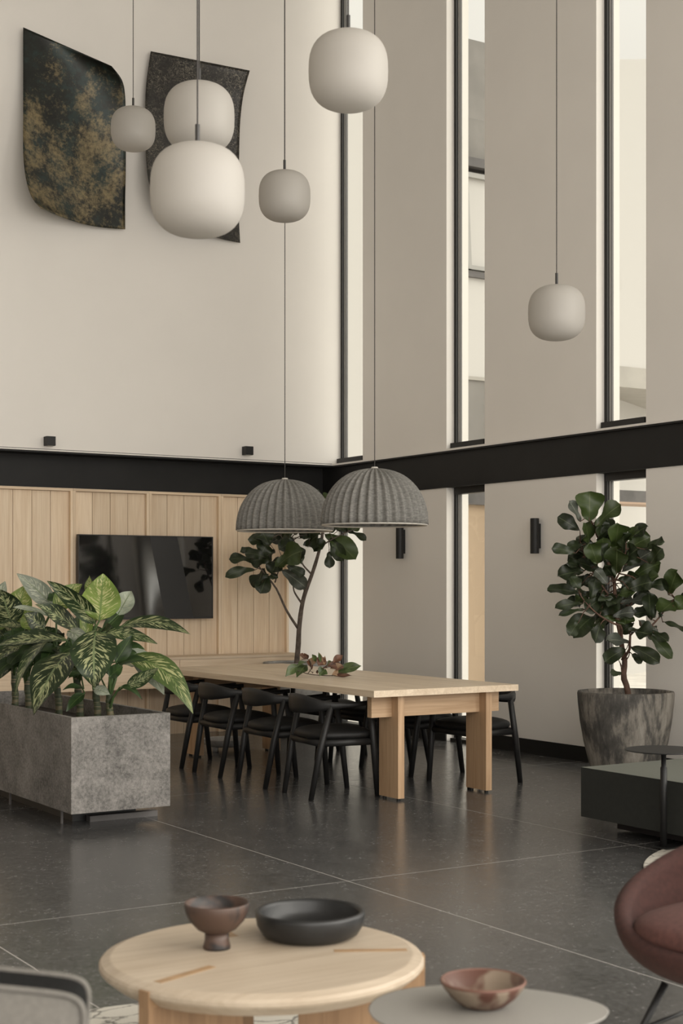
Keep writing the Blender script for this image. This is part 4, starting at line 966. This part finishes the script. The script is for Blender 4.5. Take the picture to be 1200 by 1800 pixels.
# coffee table
CT = V((2.0, 3.585, .012)); CZ = .388
t = thing('coffee_table', 'round pale oak coffee table with three slab legs', 'table', CT)
R = .45
obj('tabletop', lathe([(0, CZ-.058), (R-.035, CZ-.058), (R-.006, CZ-.034), (R, CZ-.026), (R, CZ-.016), (R-.006, CZ-.009), (R-.028, CZ-.001), (R-.033, CZ), (0, CZ)], 96), M['coffee'], t, smooth=False)
for k, a_ in enumerate((math.radians(199), math.radians(331), math.radians(85))):
    ca, sa = math.cos(a_), math.sin(a_)
    def rot(bm, ca=ca, sa=sa):
        for v in bm.verts: x, y = v.co.x, v.co.y; v.co.x = x*ca-y*sa; v.co.y = x*sa+y*ca
        return bm
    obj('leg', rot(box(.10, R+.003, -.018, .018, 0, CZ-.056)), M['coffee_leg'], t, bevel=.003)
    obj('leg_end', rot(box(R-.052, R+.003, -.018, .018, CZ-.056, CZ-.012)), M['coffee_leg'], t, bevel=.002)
    obj('inlay', rot(box(.20, R-.046, -.014, .014, CZ-.004, CZ+.0008)), M['inlay'], t)
p = atz(381, 1667, CT.z+CZ)
t = thing('footed_bowl', 'small brown smoked clay bowl on a foot, on the coffee table', 'bowl', (p.x, p.y, CT.z+CZ+.0008))
obj('body', lathe([(0, .046), (.026, .046), (.033, .044), (.055, .055), (.078, .08), (.089, .105), (.092, .126), (.090, .130), (.087, .129), (.083, .107), (.07, .082), (.05, .066), (0, .058)], 48), M['bowl_clay'], t, smooth=True)
obj('foot', lathe([(0, 0), (.038, 0), (.039, .006), (.034, .025), (.034, .046), (0, .046)], 36), M['bowl_clay'], t, smooth=True)
p = atz(545, 1646, CT.z+CZ)
t = thing('shallow_bowl', 'wide shallow black bowl on the coffee table', 'bowl', (p.x, p.y, CT.z+CZ+.0008))
obj('body', lathe([(0, 0), (.115, 0), (.14, .012), (.155, .036), (.160, .066), (.158, .075), (.152, .078), (.146, .075), (.143, .066), (.139, .042), (.122, .022), (0, .016)], 72), M['black_clay'], t, smooth=True)
# egg shaped side table with bowl
ST = V((2.13, 2.685, .0)); SZ = .45
c0 = atz(858, 1774, SZ); ST = V((c0.x, c0.y, .012))
t = thing('side_table', 'grey egg shaped side table in the front, small bowl on it', 'table', ST)
bm = bmesh.new(); n_ = 72; rings = []
for (k, z) in ((.0, SZ-.024), (.93, SZ-.024), (.985, SZ-.019), (1, SZ-.0125), (.985, SZ-.0145+.0015), (.96, SZ-.012), (0, SZ-.012)):
    ring = []
    for i in range(n_):
        th = 2*math.pi*i/n_; c_, s_ = math.cos(th), math.sin(th)
        x = .275*c_; y = .205*s_*(1-.20*c_)
        q = RT*x*k+FW*y*k; ring.append(bm.verts.new((q.x, q.y, z)))
    rings.append(ring)
for a_, b_ in zip(rings[:-1], rings[1:]):
    for i in range(n_): bm.faces.new((a_[i], a_[(i+1) % n_], b_[(i+1) % n_], b_[i]))
bmesh.ops.remove_doubles(bm, verts=bm.verts, dist=1e-5)
obj('tabletop', bm, M['grey_top'], t, smooth=True)
obj('pole', tube([(0, 0, .01), (0, 0, SZ-.024)], .02, 16), M['black_metal'], t, smooth=True)
obj('base', lathe([(0, 0), (.15, 0), (.15, .008), (.02, .014), (0, .014)], 40), M['black_metal'], t)
p = atz(849, 1768, SZ)
t = thing('small_bowl', 'small rust and cream glazed bowl on the grey side table', 'bowl', (p.x, p.y, SZ+.0002))
obj('body', lathe([(0, 0), (.042, 0), (.052, .004), (.075, .022), (.094, .046), (.098, .056), (.096, .060), (.092, .058), (.074, .034), (.05, .018), (0, .012)], 56), M['bowl_red'], t, smooth=True)
obj('rim', lathe([(.0935, .056), (.097, .0545), (.0995, .057), (.0975, .0615), (.094, .0605)], 56, closed=True), M['bowl_rim'], t, smooth=True)
# rust armchair
u_ = (1316-600)/FPX; d_ = 4.22
AC = V((0, 0, 0))+(FW+RT*u_)*d_; fdir = (-FW*.72-RT*.70).normalized()
t = thing('armchair', 'rust brown upholstered shell armchair cut by the right picture edge', 'armchair', AC+V((0, 0, .012)), math.atan2(fdir.y, fdir.x))
def zr(th): return .395+.27*((1-math.cos(th))/2)**1.1
def rr_(th): return .36+.03*math.sin(th)**2
bm = bmesh.new(); n_, m_ = 64, 14; rings = []
def shell(s, off):
    ring = []
    for i in range(n_):
        th = 2*math.pi*i/n_; h = zr(th)
        r = (rr_(th)-off)*math.sin(s*math.pi/2)**.8; z = .275+off*.8+(h-.275-off*.8)*(1-math.cos(s*math.pi/2))**1.15
        ring.append(bm.verts.new((r*math.cos(th), r*math.sin(th), z)))
    return ring
for k in range(1, m_+1): rings.append(shell(k/m_, 0))
rim = []
for i in range(n_):
    th = 2*math.pi*i/n_; r = rr_(th)-.024; rim.append(bm.verts.new((r*math.cos(th), r*math.sin(th), zr(th)+.016)))
rings.append(rim)
for k in range(m_, 0, -1): rings.append(shell(k/m_, .05))
for a_, b_ in zip(rings[:-1], rings[1:]):
    for i in range(n_): bm.faces.new((a_[i], a_[(i+1) % n_], b_[(i+1) % n_], b_[i]))
bm.faces.new(rings[0][::-1]); bm.faces.new(rings[-1])
obj('shell', bm, M['rust'], t, smooth=True)
M['rust_seat'] = plain('rust_seat_velvet', (.085, .034, .028), .9, nscale=60, namp=.2)
obj('seat_cushion', superbox(.05, 0, .428, .285, .275, .055, 2.6, 40, 14), M['rust_seat'], t, smooth=True)
for (sx_, sy_) in ((1, 1), (1, -1), (-1, 1), (-1, -1)):
    obj('leg', tube([(sx_*.17, sy_*.17, .27), (sx_*.27, sy_*.27, 0)], [.011, .009], 10), M['black_metal'], t, smooth=True)
for (a_, b_) in (((.225, .225), (.225, -.225)), ((-.225, .225), (-.225, -.225)), ((.225, .225), (-.225, .225)), ((.225, -.225), (-.225, -.225))):
    obj('stretcher', tube([(*a_, .135), (*b_, .135)], .0065, 8), M['black_metal'], t, smooth=True)
# green daybed
t = thing('daybed', 'low dark green velvet daybed on a dark plinth by the right edge', 'sofa', (6.6, 5.3, .013))
wnorm(obj('cushion', box(5.72, 7.6, 3.6, 6.47, .085, .370), M['green_velvet'], t, bevel=.035, segs=5, smooth=True, world=True))
obj('plinth', box(5.90, 7.5, 3.75, 6.36, .013, .087), M['dark_plinth'], t, world=True)
bm = bmesh.new(); Z_ = .362
tube([(5.727, 6.44, .12), (5.724, 6.462, .20), (5.726, 6.46, .33), (5.735, 6.44, .361), (5.735, 3.64, .361)], .004, 6, bm)
obj('piping', bm, M['black_leather'], t, smooth=True, world=True)
# pole side table by the daybed
q = atz(1166, 1318, .545); q = atX(1166, 1318, 5.675)
t = thing('round_side_table', 'thin round black side table on a slim pole before the green daybed', 'table', (q.x, q.y, .013))
h_ = q.z-.013
obj('tabletop', lathe([(0, h_-.010), (.10, h_-.010), (.202, h_-.004), (.206, h_-.001), (.204, h_+.002), (0, h_+.002)], 64), M['grey_dark'] if 'grey_dark' in M else M['black_metal'], t)
obj('pole', tube([(0, 0, .006), (0, 0, h_*.82), (0, 0, h_*.83), (0, 0, h_-.01)], [.018, .018, .0135, .0135], 16), M['black_metal'], t, smooth=True)
obj('collar', lathe([(.0, h_-.03), (.014, h_-.03), (.03, h_-.010), (0, h_-.010)], 20), M['black_metal'], t)
obj('foot', box(-.03, .16, -.05, .05, 0, .008), M['black_metal'], t, bevel=.002)
# cushion on an ottoman, lower left
Pc = atd(-116, 1764, 2.62)
t = thing('ottoman', 'grey upholstered ottoman carrying the linen cushion', 'ottoman', (Pc.x-.1, Pc.y, .012))
wnorm(obj('seat', box(-.62, .35, -.36, .36, .05, .27), M['charcoal'], t, bevel=.03, segs=4, smooth=True))
obj('base', box(-.58, .31, -.32, .32, 0, .05), M['black_metal'], t)
zt = .728; cz = (zt+.312)/2; hz = (zt-.312)/2
t = thing('cushion', 'grey linen cushion with charcoal gusset in the lower left corner', 'cushion', (Pc.x, Pc.y, .312), -YAW+.10); t.rotation_euler = (0, .13, -YAW+.10)
bm = bmesh.new(); rows = []
def rim_pt(i, n, e=12):
    th = 2*math.pi*i/n; c_, s_ = math.cos(th), math.sin(th)
    return math.copysign(abs(c_)**(2/e), c_)*.22, math.copysign(abs(s_)**(2/e), s_)*hz
n_ = 72
def panel(y, bulge, sgn):
    bm = bmesh.new(); rings = []
    for k in range(9):
        f = 1-k/8; ring = []
        for i in range(n_):
            x, z = rim_pt(i, n_); yy = y+sgn*bulge*(1-f**2.2)
            yy += .006*math.sin(9*math.atan2(z, x))*f**6*math.sin(math.pi*f)*3
            ring.append(bm.verts.new((x*f, yy, hz+z*f)))
        rings.append(ring)
    for a_, b_ in zip(rings[:-1], rings[1:]):
        for i in range(n_): bm.faces.new((a_[i], a_[(i+1) % n_], b_[(i+1) % n_], b_[i]))
    bmesh.ops.remove_doubles(bm, verts=bm.verts, dist=1e-5); return bm
obj('front_panel', panel(-.06, .05, -1), M['linen'], t, smooth=True)
obj('back_panel', panel(.06, .05, 1), M['linen'], t, smooth=True)
bm = bmesh.new(); A = []; B = []
for i in range(n_):
    x, z = rim_pt(i, n_); A.append(bm.verts.new((x, -.06, hz+z))); B.append(bm.verts.new((x, .06, hz+z)))
for i in range(n_): bm.faces.new((A[i], A[(i+1) % n_], B[(i+1) % n_], B[i]))
obj('gusset', bm, M['charcoal'], t, smooth=True)
for y in (-.06, .06):
    P = [(rim_pt(i, n_)[0]*1.008, y, hz+rim_pt(i, n_)[1]*1.008) for i in range(n_+1)]
    obj('piping', tube(P, .006, 8), M['linen'], t, smooth=True)
